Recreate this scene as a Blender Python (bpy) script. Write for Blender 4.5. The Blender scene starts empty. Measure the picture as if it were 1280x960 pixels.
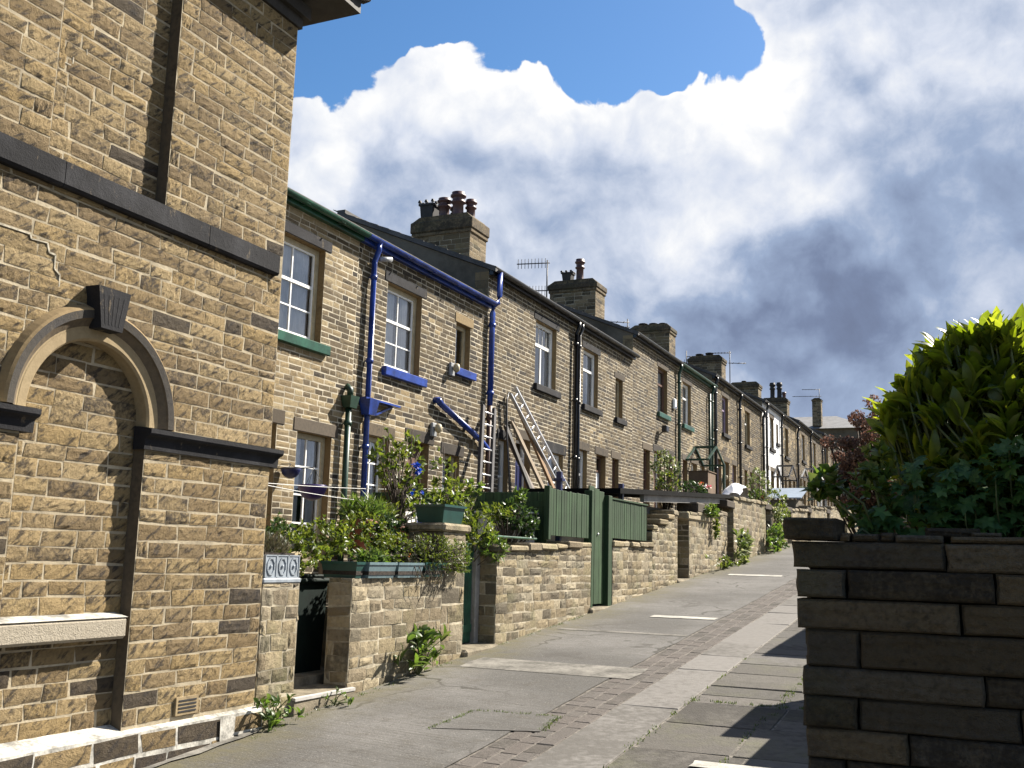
import bpy, math, random
import numpy as np
from mathutils import Vector, Matrix
random.seed(7); rng = np.random.default_rng(7)
S = bpy.context.scene
COL = S.collection
R = math.radians
ALB = .80
XA, XT = -5.5, -8.75            # alley wall line and terrace facade line

def zr(y):                      # road profile: climbs along +Y, a little gentler far off
    return -2 + .08*y if y < 33 else -2 + .08*33 + .045*(y-33)

# ------------------------------------------------------------------ materials
def NT(name):
    m = bpy.data.materials.new(name); m.use_nodes = True
    nt = m.node_tree; b = nt.nodes['Principled BSDF']
    return m, nt, b
def nd(nt, typ, **kw):
    n = nt.nodes.new(typ)
    for k, v in kw.items():
        if k.startswith('i_'):
            key = k[2:]; key = int(key) if key.isdigit() else key.replace('_', ' ')
            n.inputs[key].default_value = v
        else: setattr(n, k, v)
    return n
def lk(nt, a, b): nt.links.new(a, b)
def c4(c): return (c[0], c[1], c[2], 1)
def mix(nt, fac, a, b, mode='MIX'):
    n = nt.nodes.new('ShaderNodeMix'); n.data_type = 'RGBA'; n.blend_type = mode
    for s, v in ((0, fac), (6, a), (7, b)):
        if isinstance(v, (int, float)): n.inputs[s].default_value = v
        elif isinstance(v, tuple): n.inputs[s].default_value = c4(v)
        else: lk(nt, v, n.inputs[s])
    return n.outputs[2]
def mth(nt, op, a, b=None, c=None, clamp=False):
    n = nt.nodes.new('ShaderNodeMath'); n.operation = op; n.use_clamp = clamp
    for i, v in enumerate((a, b, c)):
        if v is None: continue
        if isinstance(v, (int, float)): n.inputs[i].default_value = v
        else: lk(nt, v, n.inputs[i])
    return n.outputs[0]
def sstep(nt, v, a, b, lo=0., hi=1.):
    n = nt.nodes.new('ShaderNodeMapRange'); n.interpolation_type = 'SMOOTHSTEP'
    lk(nt, v, n.inputs[0])
    for i, x in enumerate((a, b, lo, hi)): n.inputs[i+1].default_value = x
    return n.outputs[0]
def noise(nt, vec, scale, detail=4, rough=.55, dist=0.):
    n = nd(nt, 'ShaderNodeTexNoise'); n.inputs['Scale'].default_value = scale
    n.inputs['Detail'].default_value = detail; n.inputs['Roughness'].default_value = rough
    n.inputs['Distortion'].default_value = dist
    if vec is not None: lk(nt, vec, n.inputs['Vector'])
    return n.outputs['Fac']
def wpos(nt): return nd(nt, 'ShaderNodeNewGeometry').outputs['Position']
def bump(nt, b, h, strength, dist):
    n = nd(nt, 'ShaderNodeBump'); n.inputs['Strength'].default_value = strength
    n.inputs['Distance'].default_value = dist; lk(nt, h, n.inputs['Height'])
    lk(nt, n.outputs[0], b.inputs['Normal'])
def scaled(nt, vec, sx, sy, sz):
    n = nd(nt, 'ShaderNodeVectorMath', operation='MULTIPLY'); lk(nt, vec, n.inputs[0])
    n.inputs[1].default_value = (sx, sy, sz); return n.outputs[0]

def plain(name, col, rough=.6, var=.12, scale=9., metal=0., bmp=.0, bscale=60., coat=0., spec=.5):
    if max(col) < .6: col = tuple(c*ALB for c in col)
    m, nt, b = NT(name); p = wpos(nt)
    f = noise(nt, p, scale, 5)
    f2 = noise(nt, p, scale*7, 3)
    k = mth(nt, 'ADD', mth(nt, 'MULTIPLY', f, .7), mth(nt, 'MULTIPLY', f2, .3))
    lo = tuple(c*(1-2*var) for c in col); hi = tuple(min(1, c*(1+2*var)) for c in col)
    lk(nt, mix(nt, sstep(nt, k, .3, .7), lo, hi), b.inputs['Base Color'])
    b.inputs['Roughness'].default_value = rough; b.inputs['Metallic'].default_value = metal
    b.inputs['Specular IOR Level'].default_value = spec
    if bmp: bump(nt, b, noise(nt, p, bscale, 4), bmp, .01)
    return m

def stone_mat(name, lights, dark, soot, soot_amt=.5, scale=5., bmp=.5, bd=.012, moss=0., streak=False, rough=.9, diag=0., flake=0., bigs=.45):
    """per-stone tone attribute drives the hue, worn and sooty patches sit on top"""
    if lights[0][0] < .6:
        S_ = lambda c: tuple(x*ALB for x in c); lights = [S_(c) for c in lights]; dark = S_(dark); soot = S_(soot)
    m, nt, b = NT(name); p = wpos(nt)
    at = nd(nt, 'ShaderNodeAttribute', attribute_name='tone')
    sp = nd(nt, 'ShaderNodeSeparateColor'); lk(nt, at.outputs['Color'], sp.inputs[0])
    r, g, bl = sp.outputs
    ramp = nd(nt, 'ShaderNodeValToRGB'); lk(nt, bl, ramp.inputs[0])
    el = ramp.color_ramp.elements
    while len(el) < len(lights): el.new(.5)
    for i, c in enumerate(lights):
        el[i].position = i/(len(lights)-1); el[i].color = c4(c)
    n1 = noise(nt, p, scale, 6, .6); n2 = noise(nt, p, scale*6, 5, .65); n3 = noise(nt, p, scale*24, 3, .6)
    base = mix(nt, mth(nt, 'MULTIPLY', sstep(nt, r, .15, 1.), .75), ramp.outputs[0], dark)
    base = mix(nt, sstep(nt, n2, .35, .75, 0, .55), base, dark)
    if diag:
        ro = nd(nt, 'ShaderNodeVectorRotate', rotation_type='X_AXIS'); lk(nt, p, ro.inputs['Vector']); ro.inputs['Angle'].default_value = R(-38)
        dg = noise(nt, scaled(nt, ro.outputs[0], 8, 7, 26), 1., 4, .6); d2 = noise(nt, scaled(nt, ro.outputs[0], 20, 18, 80), 1., 3, .6)
        base = mix(nt, sstep(nt, dg, .50, .66, 0, diag), base, soot)
        base = mix(nt, sstep(nt, d2, .55, .75, 0, .5), base, dark)
    # soot / weathering
    ss = mth(nt, 'ADD', mth(nt, 'MULTIPLY', n1, .55), mth(nt, 'ADD', mth(nt, 'MULTIPLY', n2, .55), mth(nt, 'MULTIPLY', g, .55)))
    ss = mth(nt, 'ADD', ss, mth(nt, 'MULTIPLY', mth(nt, 'SUBTRACT', noise(nt, scaled(nt, p, 1, 1, .6), .55, 4, .6), .5), bigs))
    if streak:
        n4 = noise(nt, scaled(nt, p, 9, 9, .7), 1.6, 4)
        ss = mth(nt, 'ADD', ss, mth(nt, 'MULTIPLY', mth(nt, 'SUBTRACT', n4, .5), .5))
    base = mix(nt, mth(nt, 'MULTIPLY', sstep(nt, ss, .72, 1.0), soot_amt), base, soot)
    if moss:
        mo = noise(nt, p, 1.3, 5, .65)
        base = mix(nt, mth(nt, 'MULTIPLY', sstep(nt, mo, .48, .72), moss), base, (.13, .14, .045))
    if flake:
        fl = noise(nt, scaled(nt, p, 1, 1, .5), 9, 6, .7)
        base = mix(nt, sstep(nt, fl, .60, .66, 0, flake), base, (.16, .125, .08))
        base = mix(nt, sstep(nt, noise(nt, p, 2.2, 4), .45, .7, 0, .5), base, (.045, .045, .05))
    sc = mth(nt, 'ADD', mth(nt, 'MULTIPLY', n3, .5), .75)
    cc = nd(nt, 'ShaderNodeVectorMath', operation='SCALE'); lk(nt, base, cc.inputs[0]); lk(nt, sc, cc.inputs['Scale'])
    lk(nt, cc.outputs[0], b.inputs['Base Color'])
    b.inputs['Roughness'].default_value = rough; b.inputs['Specular IOR Level'].default_value = .25
    h = mth(nt, 'ADD', mth(nt, 'MULTIPLY', n2, 1.0), mth(nt, 'MULTIPLY', n3, .5))
    bump(nt, b, h, bmp, bd)
    return m

def leaf_mat(name, cols, trans=.35, rough=.4, spec=.4):
    m, nt, b = NT(name)
    g = nd(nt, 'ShaderNodeNewGeometry')
    ramp = nd(nt, 'ShaderNodeValToRGB'); lk(nt, g.outputs['Random Per Island'], ramp.inputs[0])
    el = ramp.color_ramp.elements
    while len(el) < len(cols): el.new(.5)
    for i, c in enumerate(cols):
        el[i].position = i/(len(cols)-1); el[i].color = c4(c)
    n = noise(nt, g.outputs['Position'], 30, 3)
    col = mix(nt, sstep(nt, n, .3, .7, 0, .5), ramp.outputs[0], tuple(x*.6 for x in cols[0]))
    lk(nt, col, b.inputs['Base Color'])
    b.inputs['Roughness'].default_value = rough; b.inputs['Specular IOR Level'].default_value = spec
    t = nd(nt, 'ShaderNodeBsdfTranslucent')
    hs = nd(nt, 'ShaderNodeHueSaturation'); hs.inputs['Value'].default_value = 2.0; hs.inputs['Saturation'].default_value = 1.1
    hs.inputs['Hue'].default_value = .485
    lk(nt, col, hs.inputs['Color']); lk(nt, hs.outputs[0], t.inputs[0])
    ms = nd(nt, 'ShaderNodeMixShader'); ms.inputs[0].default_value = trans
    lk(nt, b.outputs[0], ms.inputs[1]); lk(nt, t.outputs[0], ms.inputs[2])
    lk(nt, ms.outputs[0], nt.nodes['Material Output'].inputs[0])
    return m

def glass_mat():
    m, nt, b = NT('window_glass')
    tr = nd(nt, 'ShaderNodeBsdfTransparent'); tr.inputs[0].default_value = (.85, .88, .9, 1)
    gl = nd(nt, 'ShaderNodeBsdfGlossy'); gl.inputs['Roughness'].default_value = .02
    fr = nd(nt, 'ShaderNodeFresnel'); fr.inputs[0].default_value = 1.6
    f = mth(nt, 'ADD', mth(nt, 'MULTIPLY', fr.outputs[0], 1.0), .17, clamp=True)
    p = wpos(nt); bp = nd(nt, 'ShaderNodeBump'); bp.inputs['Strength'].default_value = .15; bp.inputs['Distance'].default_value = .02
    lk(nt, noise(nt, p, 3, 2), bp.inputs['Height']); lk(nt, bp.outputs[0], gl.inputs['Normal'])
    ms = nd(nt, 'ShaderNodeMixShader'); lk(nt, f, ms.inputs[0]); lk(nt, tr.outputs[0], ms.inputs[1]); lk(nt, gl.outputs[0], ms.inputs[2])
    lk(nt, ms.outputs[0], nt.nodes['Material Output'].inputs[0])
    return m

M = {}
HONEY = [(.37, .265, .12), (.44, .32, .155), (.46, .35, .19), (.39, .29, .14)]
M['stone_big'] = stone_mat('gritstone', HONEY, (.19, .135, .075), (.045, .038, .034), .85, 7., 1., .022, diag=.85)
M['stone_terr'] = stone_mat('terrace_stone', [(.125, .092, .05), (.16, .12, .066), (.205, .158, .09), (.14, .104, .057)], (.068, .052, .033), (.04, .034, .028), .85, 3.5, .7, .012)
M['stone_pale'] = stone_mat('pale_terrace_stone', [(.32, .24, .13), (.38, .295, .165), (.41, .33, .20)], (.19, .14, .08), (.07, .055, .04), .6, 3.5, .7, .012)
M['stone_wall'] = stone_mat('garden_wall_stone', [(.31, .25, .15), (.40, .325, .20), (.43, .365, .25), (.34, .30, .22)], (.18, .14, .09), (.05, .045, .035), .6, 4., .7, .015, moss=.35, streak=True)
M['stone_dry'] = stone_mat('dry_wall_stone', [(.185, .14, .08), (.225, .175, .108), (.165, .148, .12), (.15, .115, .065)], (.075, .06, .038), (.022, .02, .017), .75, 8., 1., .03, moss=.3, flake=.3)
M['stone_white'] = stone_mat('white_painted_stone', [(.78, .79, .80), (.82, .82, .82)], (.74, .74, .74), (.6, .6, .58), .15, 3., .3, .008)
M['stone_chim'] = stone_mat('chimney_stone', [(.20, .15, .085), (.27, .205, .12), (.30, .235, .15)], (.10, .075, .05), (.03, .027, .022), .8, 3., .6, .012, moss=.15)
M['soot_stone'] = stone_mat('sooty_dressed_stone', [(.020, .020, .023), (.028, .027, .030)], (.014, .014, .016), (.012, .012, .014), .6, 4., .6, .008, flake=.55)
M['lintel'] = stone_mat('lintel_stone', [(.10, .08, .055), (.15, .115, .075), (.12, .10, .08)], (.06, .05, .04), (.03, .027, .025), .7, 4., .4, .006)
M['jamb'] = stone_mat('jamb_stone', [(.26, .18, .09), (.31, .23, .12)], (.17, .12, .065), (.05, .04, .03), .5, 4., .4, .006)
M['arch_stone'] = stone_mat('arch_stone', [(.34, .26, .15), (.38, .30, .18)], (.24, .18, .10), (.07, .06, .045), .5, 3., .4, .006)
M['mortar_pale'] = plain('pale_repointing', (.42, .38, .30), .95, .2, 20, bmp=.4, spec=.2)
M['hood_stone'] = stone_mat('hood_stone', [(.065, .058, .05), (.085, .074, .06)], (.04, .037, .034), (.02, .02, .02), .7, 5., .6, .008, flake=.5)
M['sill_stone'] = stone_mat('sill_stone', [(.40, .35, .27), (.44, .39, .31)], (.30, .26, .19), (.10, .09, .075), .6, 6., .8, .012)
M['mortar_big'] = plain('mortar_big', (.40, .34, .24), .95, .16, 4, bmp=.5, bscale=90, spec=.2)
M['mortar_terr'] = plain('mortar_terrace', (.56, .50, .385), .95, .16, 1.5, bmp=.4, bscale=80, spec=.2)
M['mortar_wall'] = plain('mortar_wall', (.42, .37, .275), .95, .3, 3, bmp=.5, bscale=80, spec=.2)
M['limewash'] = plain('limewash', (.50, .48, .43), .9, .3, 6, bmp=.4, bscale=60, spec=.2)
M['dark_joint'] = plain('dark_joint', (.018, .015, .012), 1., .3, 20, spec=.1)
M['render'] = plain('gable_render', (.15, .13, .10), .95, .16, 1.2, bmp=.3, bscale=40, spec=.2)
M['slate'] = plain('roof_slate', (.085, .08, .075), .75, .2, 2.5, bmp=.5, bscale=25)
M['slate_pale'] = plain('pale_roof_slate', (.22, .215, .21), .7, .12, 2.5, bmp=.4, bscale=25)
M['iron'] = plain('black_iron', (.018, .018, .02), .35, .2, 8)
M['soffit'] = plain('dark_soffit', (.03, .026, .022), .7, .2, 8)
M['green'] = plain('green_paint', (.018, .085, .05), .35, .26, 4, bmp=.12, bscale=30)
M['green_dark'] = plain('dark_green_paint', (.012, .05, .028), .45, .15, 8)
M['blue'] = plain('blue_paint', (.018, .05, .27), .3, .26, 4, bmp=.12, bscale=30)
M['blue_dark'] = plain('dark_blue_paint', (.015, .02, .09), .4, .12, 8)
M['cream'] = plain('cream_paint', (.50, .43, .28), .55, .1, 8)
M['white'] = plain('white_paint', (.80, .80, .78), .4, .04, 8)
M['lilac'] = plain('lilac_paint', (.38, .30, .42), .5, .08, 8)
M['brown'] = plain('brown_paint', (.14, .075, .05), .5, .12, 8)
M['curtain'] = plain('net_curtain', (.85, .86, .88), .9, .05, 5)
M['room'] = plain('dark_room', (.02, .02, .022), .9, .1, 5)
M['glass'] = glass_mat()
M['terracotta'] = plain('terracotta', (.22, .075, .04), .75, .15, 8, bmp=.2)
M['pot_red'] = plain('dark_chimney_pot', (.085, .038, .036), .5, .2, 8)
M['pot_black'] = plain('sooty_chimney_pot', (.022, .02, .02), .7, .2, 8)
M['teal'] = plain('teal_plastic', (.15, .22, .24), .4, .1, 10)
M['teal_dark'] = plain('dark_teal_plastic', (.018, .07, .06), .4, .1, 10)
M['lead'] = plain('lead_grey_plastic', (.30, .34, .38), .5, .12, 12)
M['purple'] = plain('purple_plastic', (.05, .03, .17), .4, .1, 10)
M['soil'] = plain('soil', (.035, .025, .018), 1., .3, 30, bmp=.8, bscale=60)
M['alum'] = plain('aluminium', (.62, .63, .65), .35, .06, 10, metal=.7)
M['alum_dull'] = plain('dull_aluminium', (.075, .07, .07), .6, .12, 10, metal=.1)
M['bark'] = plain('bark', (.07, .05, .035), .9, .25, 20, bmp=.5)
M['twig'] = plain('green_stem', (.10, .12, .04), .7, .2, 20)
M['binplastic'] = plain('bin_plastic', (.006, .014, .011), .75, .15, 10, spec=.2)
M['grey_pvc'] = plain('grey_metal', (.36, .37, .38), .45, .08, 10)
M['lightgrey'] = plain('pale_fascia', (.30, .29, .27), .7, .15, 3)
M['bluegrey'] = plain('blue_grey_sheet', (.24, .30, .38), .6, .08, 3)
M['tar'] = plain('tarred_felt', (.007, .007, .007), .95, .2, 5, bmp=.3, spec=.08)
M['concrete_step'] = plain('step_stone', (.21, .18, .13), .9, .22, 5, bmp=.5, bscale=70, spec=.2)
M['stepwhite'] = plain('white_edged_stone', (.45, .43, .40), .8, .1, 5)
M['cloth'] = plain('white_cloth', (.82, .82, .84), .9, .03, 5)
M['card'] = plain('brown_board', (.17, .105, .06), .85, .12, 6)
M['line'] = plain('line_cord', (.6, .6, .58), .6, .05, 6)
M['wire'] = plain('aerial_metal', (.05, .05, .055), .5, .1, 6)

def wood_mat(name, col, var=.25):
    m, nt, b = NT(name); p = wpos(nt)
    n1 = noise(nt, scaled(nt, p, 40, 40, 1.6), 1., 5, .6); n2 = noise(nt, p, 2.5, 4)
    k = mth(nt, 'ADD', mth(nt, 'MULTIPLY', n1, .65), mth(nt, 'MULTIPLY', n2, .35))
    at = nd(nt, 'ShaderNodeAttribute', attribute_name='tone')
    sp = nd(nt, 'ShaderNodeSeparateColor'); lk(nt, at.outputs['Color'], sp.inputs[0])
    base = mix(nt, sstep(nt, k, .3, .7), tuple(c*(1-var*1.6) for c in col), tuple(c*(1+var*1.6) for c in col))
    base = mix(nt, mth(nt, 'MULTIPLY', sp.outputs[0], .5), base, tuple(c*.55 for c in col))
    lk(nt, base, b.inputs['Base Color']); b.inputs['Roughness'].default_value = .75; b.inputs['Specular IOR Level'].default_value = .3
    bump(nt, b, n1, .35, .006)
    return m
M['greenwood'] = wood_mat('green_stained_boards', (.028, .058, .024), .38)
M['timber'] = wood_mat('pale_timber', (.24, .185, .125))
M['timber_brown'] = wood_mat('brown_timber', (.20, .12, .06))
M['timber_grey'] = wood_mat('grey_timber', (.20, .17, .15))

def road_mat():
    m, nt, b = NT('worn_concrete'); p = wpos(nt)
    n1 = noise(nt, p, .55, 6, .6); n2 = noise(nt, p, 5, 6, .7); n3 = noise(nt, p, 60, 3, .7)
    rot = nd(nt, 'ShaderNodeVectorRotate', rotation_type='Z_AXIS'); lk(nt, p, rot.inputs['Vector']); rot.inputs['Angle'].default_value = R(8)
    br = noise(nt, scaled(nt, rot.outputs[0], 1.2, 34, 1), 1., 5, .7)          # brushed across the lane
    base = mix(nt, sstep(nt, n1, .35, .68), (.088, .084, .078), (.156, .149, .140))
    base = mix(nt, sstep(nt, n2, .5, .78, 0, .7), base, (.075, .066, .052))
    base = mix(nt, sstep(nt, br, .42, .7, 0, .5), base, (.075, .068, .058))
    base = mix(nt, sstep(nt, n3, .58, .72, 0, .75), base, (.045, .04, .035))
    n5 = noise(nt, p, 26, 4, .75)
    base = mix(nt, sstep(nt, n5, .54, .70, 0, .6), base, (.06, .053, .045))
    base = mix(nt, sstep(nt, n3, .42, .28, 0, .6), base, (.33, .31, .28))
    wv = nd(nt, 'ShaderNodeTexNoise'); wv.inputs['Scale'].default_value = 1.3; wv.inputs['Detail'].default_value = 6; lk(nt, p, wv.inputs['Vector'])
    ad = nd(nt, 'ShaderNodeVectorMath', operation='ADD'); lk(nt, p, ad.inputs[0]); lk(nt, wv.outputs['Color'], ad.inputs[1])
    vo = nd(nt, 'ShaderNodeTexVoronoi', feature='DISTANCE_TO_EDGE'); vo.inputs['Scale'].default_value = .42; lk(nt, ad.outputs[0], vo.inputs['Vector'])
    ck = sstep(nt, vo.outputs['Distance'], .012, .004, 0, .7)
    base = mix(nt, mth(nt, 'MULTIPLY', ck, sstep(nt, n1, .45, .6)), base, (.03, .027, .02))
    st = noise(nt, p, 1.7, 5, .65, .6)
    base = mix(nt, sstep(nt, st, .56, .72, 0, .55), base, (.055, .05, .043))
    sx = nd(nt, 'ShaderNodeSeparateXYZ'); lk(nt, p, sx.inputs[0])
    edge = mth(nt, 'ADD', sx.outputs[0], mth(nt, 'MULTIPLY', n1, 1.2))
    edge = sstep(nt, edge, -4.1, -5.2, 0, .75)                             # moss along the foot of the walls
    base = mix(nt, mth(nt, 'MULTIPLY', edge, sstep(nt, n2, .3, .6, .2, 1)), base, (.12, .105, .05))
    lk(nt, base, b.inputs['Base Color']); b.inputs['Roughness'].default_value = .92; b.inputs['Specular IOR Level'].default_value = .25
    h = mth(nt, 'ADD', mth(nt, 'MULTIPLY', br, .6), mth(nt, 'MULTIPLY', n3, .5))
    h = mth(nt, 'ADD', h, mth(nt, 'MULTIPLY', n2, .7))
    bump(nt, b, h, .8, .015)
    return m
M['road'] = road_mat()
M['flag'] = stone_mat('flagstone', [(.125, .115, .10), (.165, .15, .135), (.14, .132, .125)], (.085, .078, .066), (.045, .04, .034), .7, 2., .7, .012, moss=.25)
M['slab'] = stone_mat('smooth_flag', [(.20, .187, .172), (.24, .226, .21)], (.145, .134, .118), (.075, .068, .058), .6, 2.5, .5, .008)
M['sett'] = stone_mat('sett_stone', [(.15, .13, .115), (.17, .15, .134), (.155, .14, .126)], (.13, .113, .10), (.05, .045, .035), .5, 6., .8, .015)
M['joint'] = plain('joint_dirt', (.155, .138, .115), 1., .35, 14, bmp=.6)
M['drain'] = plain('pale_concrete', (.46, .44, .39), .9, .16, 5, bmp=.4, spec=.2)
M['band'] = plain('concrete_band', (.20, .188, .165), .92, .25, 4, bmp=.4, spec=.2)
M['grass'] = leaf_mat('moss_grass', [(.05, .085, .018), (.09, .13, .03), (.07, .10, .02)], .3)
M['ground'] = plain('rough_ground', (.09, .085, .045), 1., .25, 1.5, bmp=.5)

M['lf_laurel'] = leaf_mat('laurel_leaf', [(.085, .125, .015), (.14, .19, .022), (.20, .24, .035), (.065, .10, .015)], .56, .3, .5)
M['lf_herb'] = leaf_mat('herb_leaf', [(.03, .08, .02), (.048, .115, .027), (.08, .15, .034), (.04, .095, .024)], .36, .5, .35)
M['lf_bright'] = leaf_mat('bright_leaf', [(.06, .115, .02), (.09, .15, .03), (.05, .09, .02), (.13, .15, .05)], .4, .4)
M['lf_mid'] = leaf_mat('garden_leaf', [(.05, .085, .016), (.095, .14, .022), (.15, .18, .035), (.04, .065, .016)], .38, .4)
M['lf_dark'] = leaf_mat('dark_leaf', [(.022, .045, .014), (.035, .07, .018), (.05, .09, .022)], .25, .35)
M['lf_grey'] = leaf_mat('heather_leaf', [(.06, .065, .03), (.09, .085, .045), (.07, .05, .04)], .25, .6)
M['lf_ivy'] = leaf_mat('variegated_leaf', [(.05, .09, .02), (.10, .14, .03), (.30, .32, .16), (.04, .07, .02)], .3, .4)
M['hydr'] = leaf_mat('dry_flower_head', [(.13, .075, .05), (.19, .115, .08), (.10, .055, .04), (.25, .17, .13)], .2, .8)
M['fl_blue'] = leaf_mat('blue_petal', [(.03, .05, .36), (.05, .08, .5)], .3, .5)
M['fl_white'] = leaf_mat('white_petal', [(.7, .7, .66), (.8, .8, .76)], .3, .5)
M['fl_pink'] = leaf_mat('pink_petal', [(.55, .12, .16), (.6, .3, .05)], .3, .5)

# ------------------------------------------------------------------ mesh builder
class MB:
    def __init__(s): s.v = []; s.f = []; s.m = []; s.t = []; s.mats = []; s.sm = []
    def mi(s, mat):
        if mat not in s.mats: s.mats.append(mat)
        return s.mats.index(mat)
    def add(s, vs, fs, mat, tone=(.4, .3, .5), smooth=False):
        o = len(s.v); k = s.mi(mat)
        s.v.extend([tuple(v) for v in vs]); s.t.extend([tone]*len(vs))
        for f in fs: s.f.append(tuple(i+o for i in f)); s.m.append(k); s.sm.append(smooth)
    def box(s, x0, x1, y0, y1, z0, z1, mat, tone=None, bev=0.):
        tone = tone or (random.random(), random.random()*.7, random.random())
        if bev:
            b = min(bev, abs(x1-x0)*.45, abs(y1-y0)*.45, abs(z1-z0)*.45)
            vs = []
            for (sx, sy, sz) in [(a, c, d) for a in (0, 1) for c in (0, 1) for d in (0, 1)]:
                X, Y, Z = (x0, x1)[sx], (y0, y1)[sy], (z0, z1)[sz]
                dx, dy, dz = (b, -b)[sx], (b, -b)[sy], (b, -b)[sz]
                vs += [(X, Y+dy, Z+dz), (X+dx, Y, Z+dz), (X+dx, Y+dy, Z)]
            i = lambda a, c, d, k: (a*4+c*2+d)*3+k
            fs = []
            for a in (0, 1):
                q = [i(a, 0, 0, 0), i(a, 1, 0, 0), i(a, 1, 1, 0), i(a, 0, 1, 0)]; fs.append(q if a else q[::-1])
                q = [i(0, a, 0, 1), i(1, a, 0, 1), i(1, a, 1, 1), i(0, a, 1, 1)]; fs.append(q[::-1] if a else q)
                q = [i(0, 0, a, 2), i(1, 0, a, 2), i(1, 1, a, 2), i(0, 1, a, 2)]; fs.append(q if a else q[::-1])
            for a in (0, 1):
                for c in (0, 1):
                    fs.append([i(a, c, 0, 0), i(a, c, 1, 0), i(a, c, 1, 1), i(a, c, 0, 1)])
                    fs.append([i(a, 0, c, 0), i(a, 1, c, 0), i(a, 1, c, 2), i(a, 0, c, 2)])
                    fs.append([i(0, a, c, 1), i(1, a, c, 1), i(1, a, c, 2), i(0, a, c, 2)])
            for a in (0, 1):
                for c in (0, 1):
                    for d in (0, 1): fs.append([i(a, c, d, 0), i(a, c, d, 1), i(a, c, d, 2)])
            s.add(vs, fs, mat, tone); return
        vs = [(x, y, z) for x in (x0, x1) for y in (y0, y1) for z in (z0, z1)]
        fs = [(0, 1, 3, 2), (4, 6, 7, 5), (0, 4, 5, 1), (2, 3, 7, 6), (0, 2, 6, 4), (1, 5, 7, 3)]
        s.add(vs, fs, mat, tone)
    def obox(s, a, b, w, d, mat, up=(0, 0, 1), tone=None):
        """bar of section w x d from a to b"""
        a = Vector(a); b = Vector(b); ax = (b-a).normalized(); u = Vector(up)
        sd = ax.cross(u)
        if sd.length < 1e-4: sd = ax.cross(Vector((1, 0, 0)))
        sd.normalize(); u = sd.cross(ax)
        vs = [p + sd*(w/2*i) + u*(d/2*j) for p in (a, b) for i in (-1, 1) for j in (-1, 1)]
        s.add(vs, [(0, 1, 3, 2), (4, 6, 7, 5), (0, 4, 5, 1), (2, 3, 7, 6), (0, 2, 6, 4), (1, 5, 7, 3)], mat, tone or (random.random(), .3, random.random()))
    def tube(s, pts, r, mat, n=8, cap=True, tone=None):
        pts = [Vector(p) for p in pts]; k = len(pts)
        rr = r if isinstance(r, (list, tuple)) else [r]*k
        vs = []; ref = Vector((.13, .31, .94)).normalized()
        for i, p in enumerate(pts):
            t = (pts[min(i+1, k-1)] - pts[max(i-1, 0)]).normalized()
            a = t.cross(ref)
            if a.length < .05: a = t.cross(Vector((1, 0, 0)))
            a.normalize(); b = t.cross(a)
            for j in range(n):
                an = 2*math.pi*j/n; vs.append(p + (a*math.cos(an) + b*math.sin(an))*rr[i])
        fs = [(i*n+j, i*n+(j+1) % n, (i+1)*n+(j+1) % n, (i+1)*n+j) for i in range(k-1) for j in range(n)]
        if cap: fs += [tuple(range(n))[::-1], tuple((k-1)*n+j for j in range(n))]
        s.add(vs, fs, mat, tone or (.4, .3, .5), smooth=True)
    def lathe(s, c, prof, mat, n=20, tone=None):
        vs = [(c[0]+r*math.cos(2*math.pi*j/n), c[1]+r*math.sin(2*math.pi*j/n), c[2]+z) for r, z in prof for j in range(n)]
        k = len(prof)
        fs = [(i*n+j, i*n+(j+1) % n, (i+1)*n+(j+1) % n, (i+1)*n+j) for i in range(k-1) for j in range(n)]
        fs += [tuple(range(n))[::-1], tuple((k-1)*n+j for j in range(n))]
        s.add(vs, fs, mat, tone or (.4, .3, .5), smooth=True)
    def frustum(s, x0, x1, y0, y1, z0, z1, ins, mat):
        """box narrower at its foot by ins"""
        vs = [(x0+ins, y0+ins, z0), (x1-ins, y0+ins, z0), (x1-ins, y1-ins, z0), (x0+ins, y1-ins, z0), (x0, y0, z1), (x1, y0, z1), (x1, y1, z1), (x0, y1, z1)]
        s.add(vs, [(3, 2, 1, 0), (4, 5, 6, 7), (0, 1, 5, 4), (1, 2, 6, 5), (2, 3, 7, 6), (3, 0, 4, 7)], mat)
    def prism(s, poly, axis, a0, a1, mat, tone=None):
        """extrude a 2-D polygon along an axis ('x': poly is (y,z), 'y': (x,z), 'z': (x,y))"""
        f = {'x': lambda p, a: (a, p[0], p[1]), 'y': lambda p, a: (p[0], a, p[1]), 'z': lambda p, a: (p[0], p[1], a)}[axis]
        n = len(poly); vs = [f(p, a0) for p in poly] + [f(p, a1) for p in poly]
        s.add(vs, [tuple(range(n))[::-1], tuple(range(n, 2*n))] + [(i, (i+1) % n, n+(i+1) % n, n+i) for i in range(n)], mat, tone or (.4, .3, .5))
    def build(s, name, parent=None, loc=None):
        me = bpy.data.meshes.new(name); me.from_pydata(s.v, [], s.f)
        for m in s.mats: me.materials.append(m)
        me.polygons.foreach_set('material_index', s.m)
        me.polygons.foreach_set('use_smooth', s.sm)
        a = me.color_attributes.new('tone', 'FLOAT_COLOR', 'POINT')
        a.data.foreach_set('color', [c for t in s.t for c in (t[0], t[1], t[2], 1.)])
        me.validate(); me.update()
        o = bpy.data.objects.new(name, me); COL.objects.link(o)
        if parent: attach(o, parent)
        elif loc is not None:
            me.transform(Matrix.Translation(-Vector(loc))); o.location = loc
        return o

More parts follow.
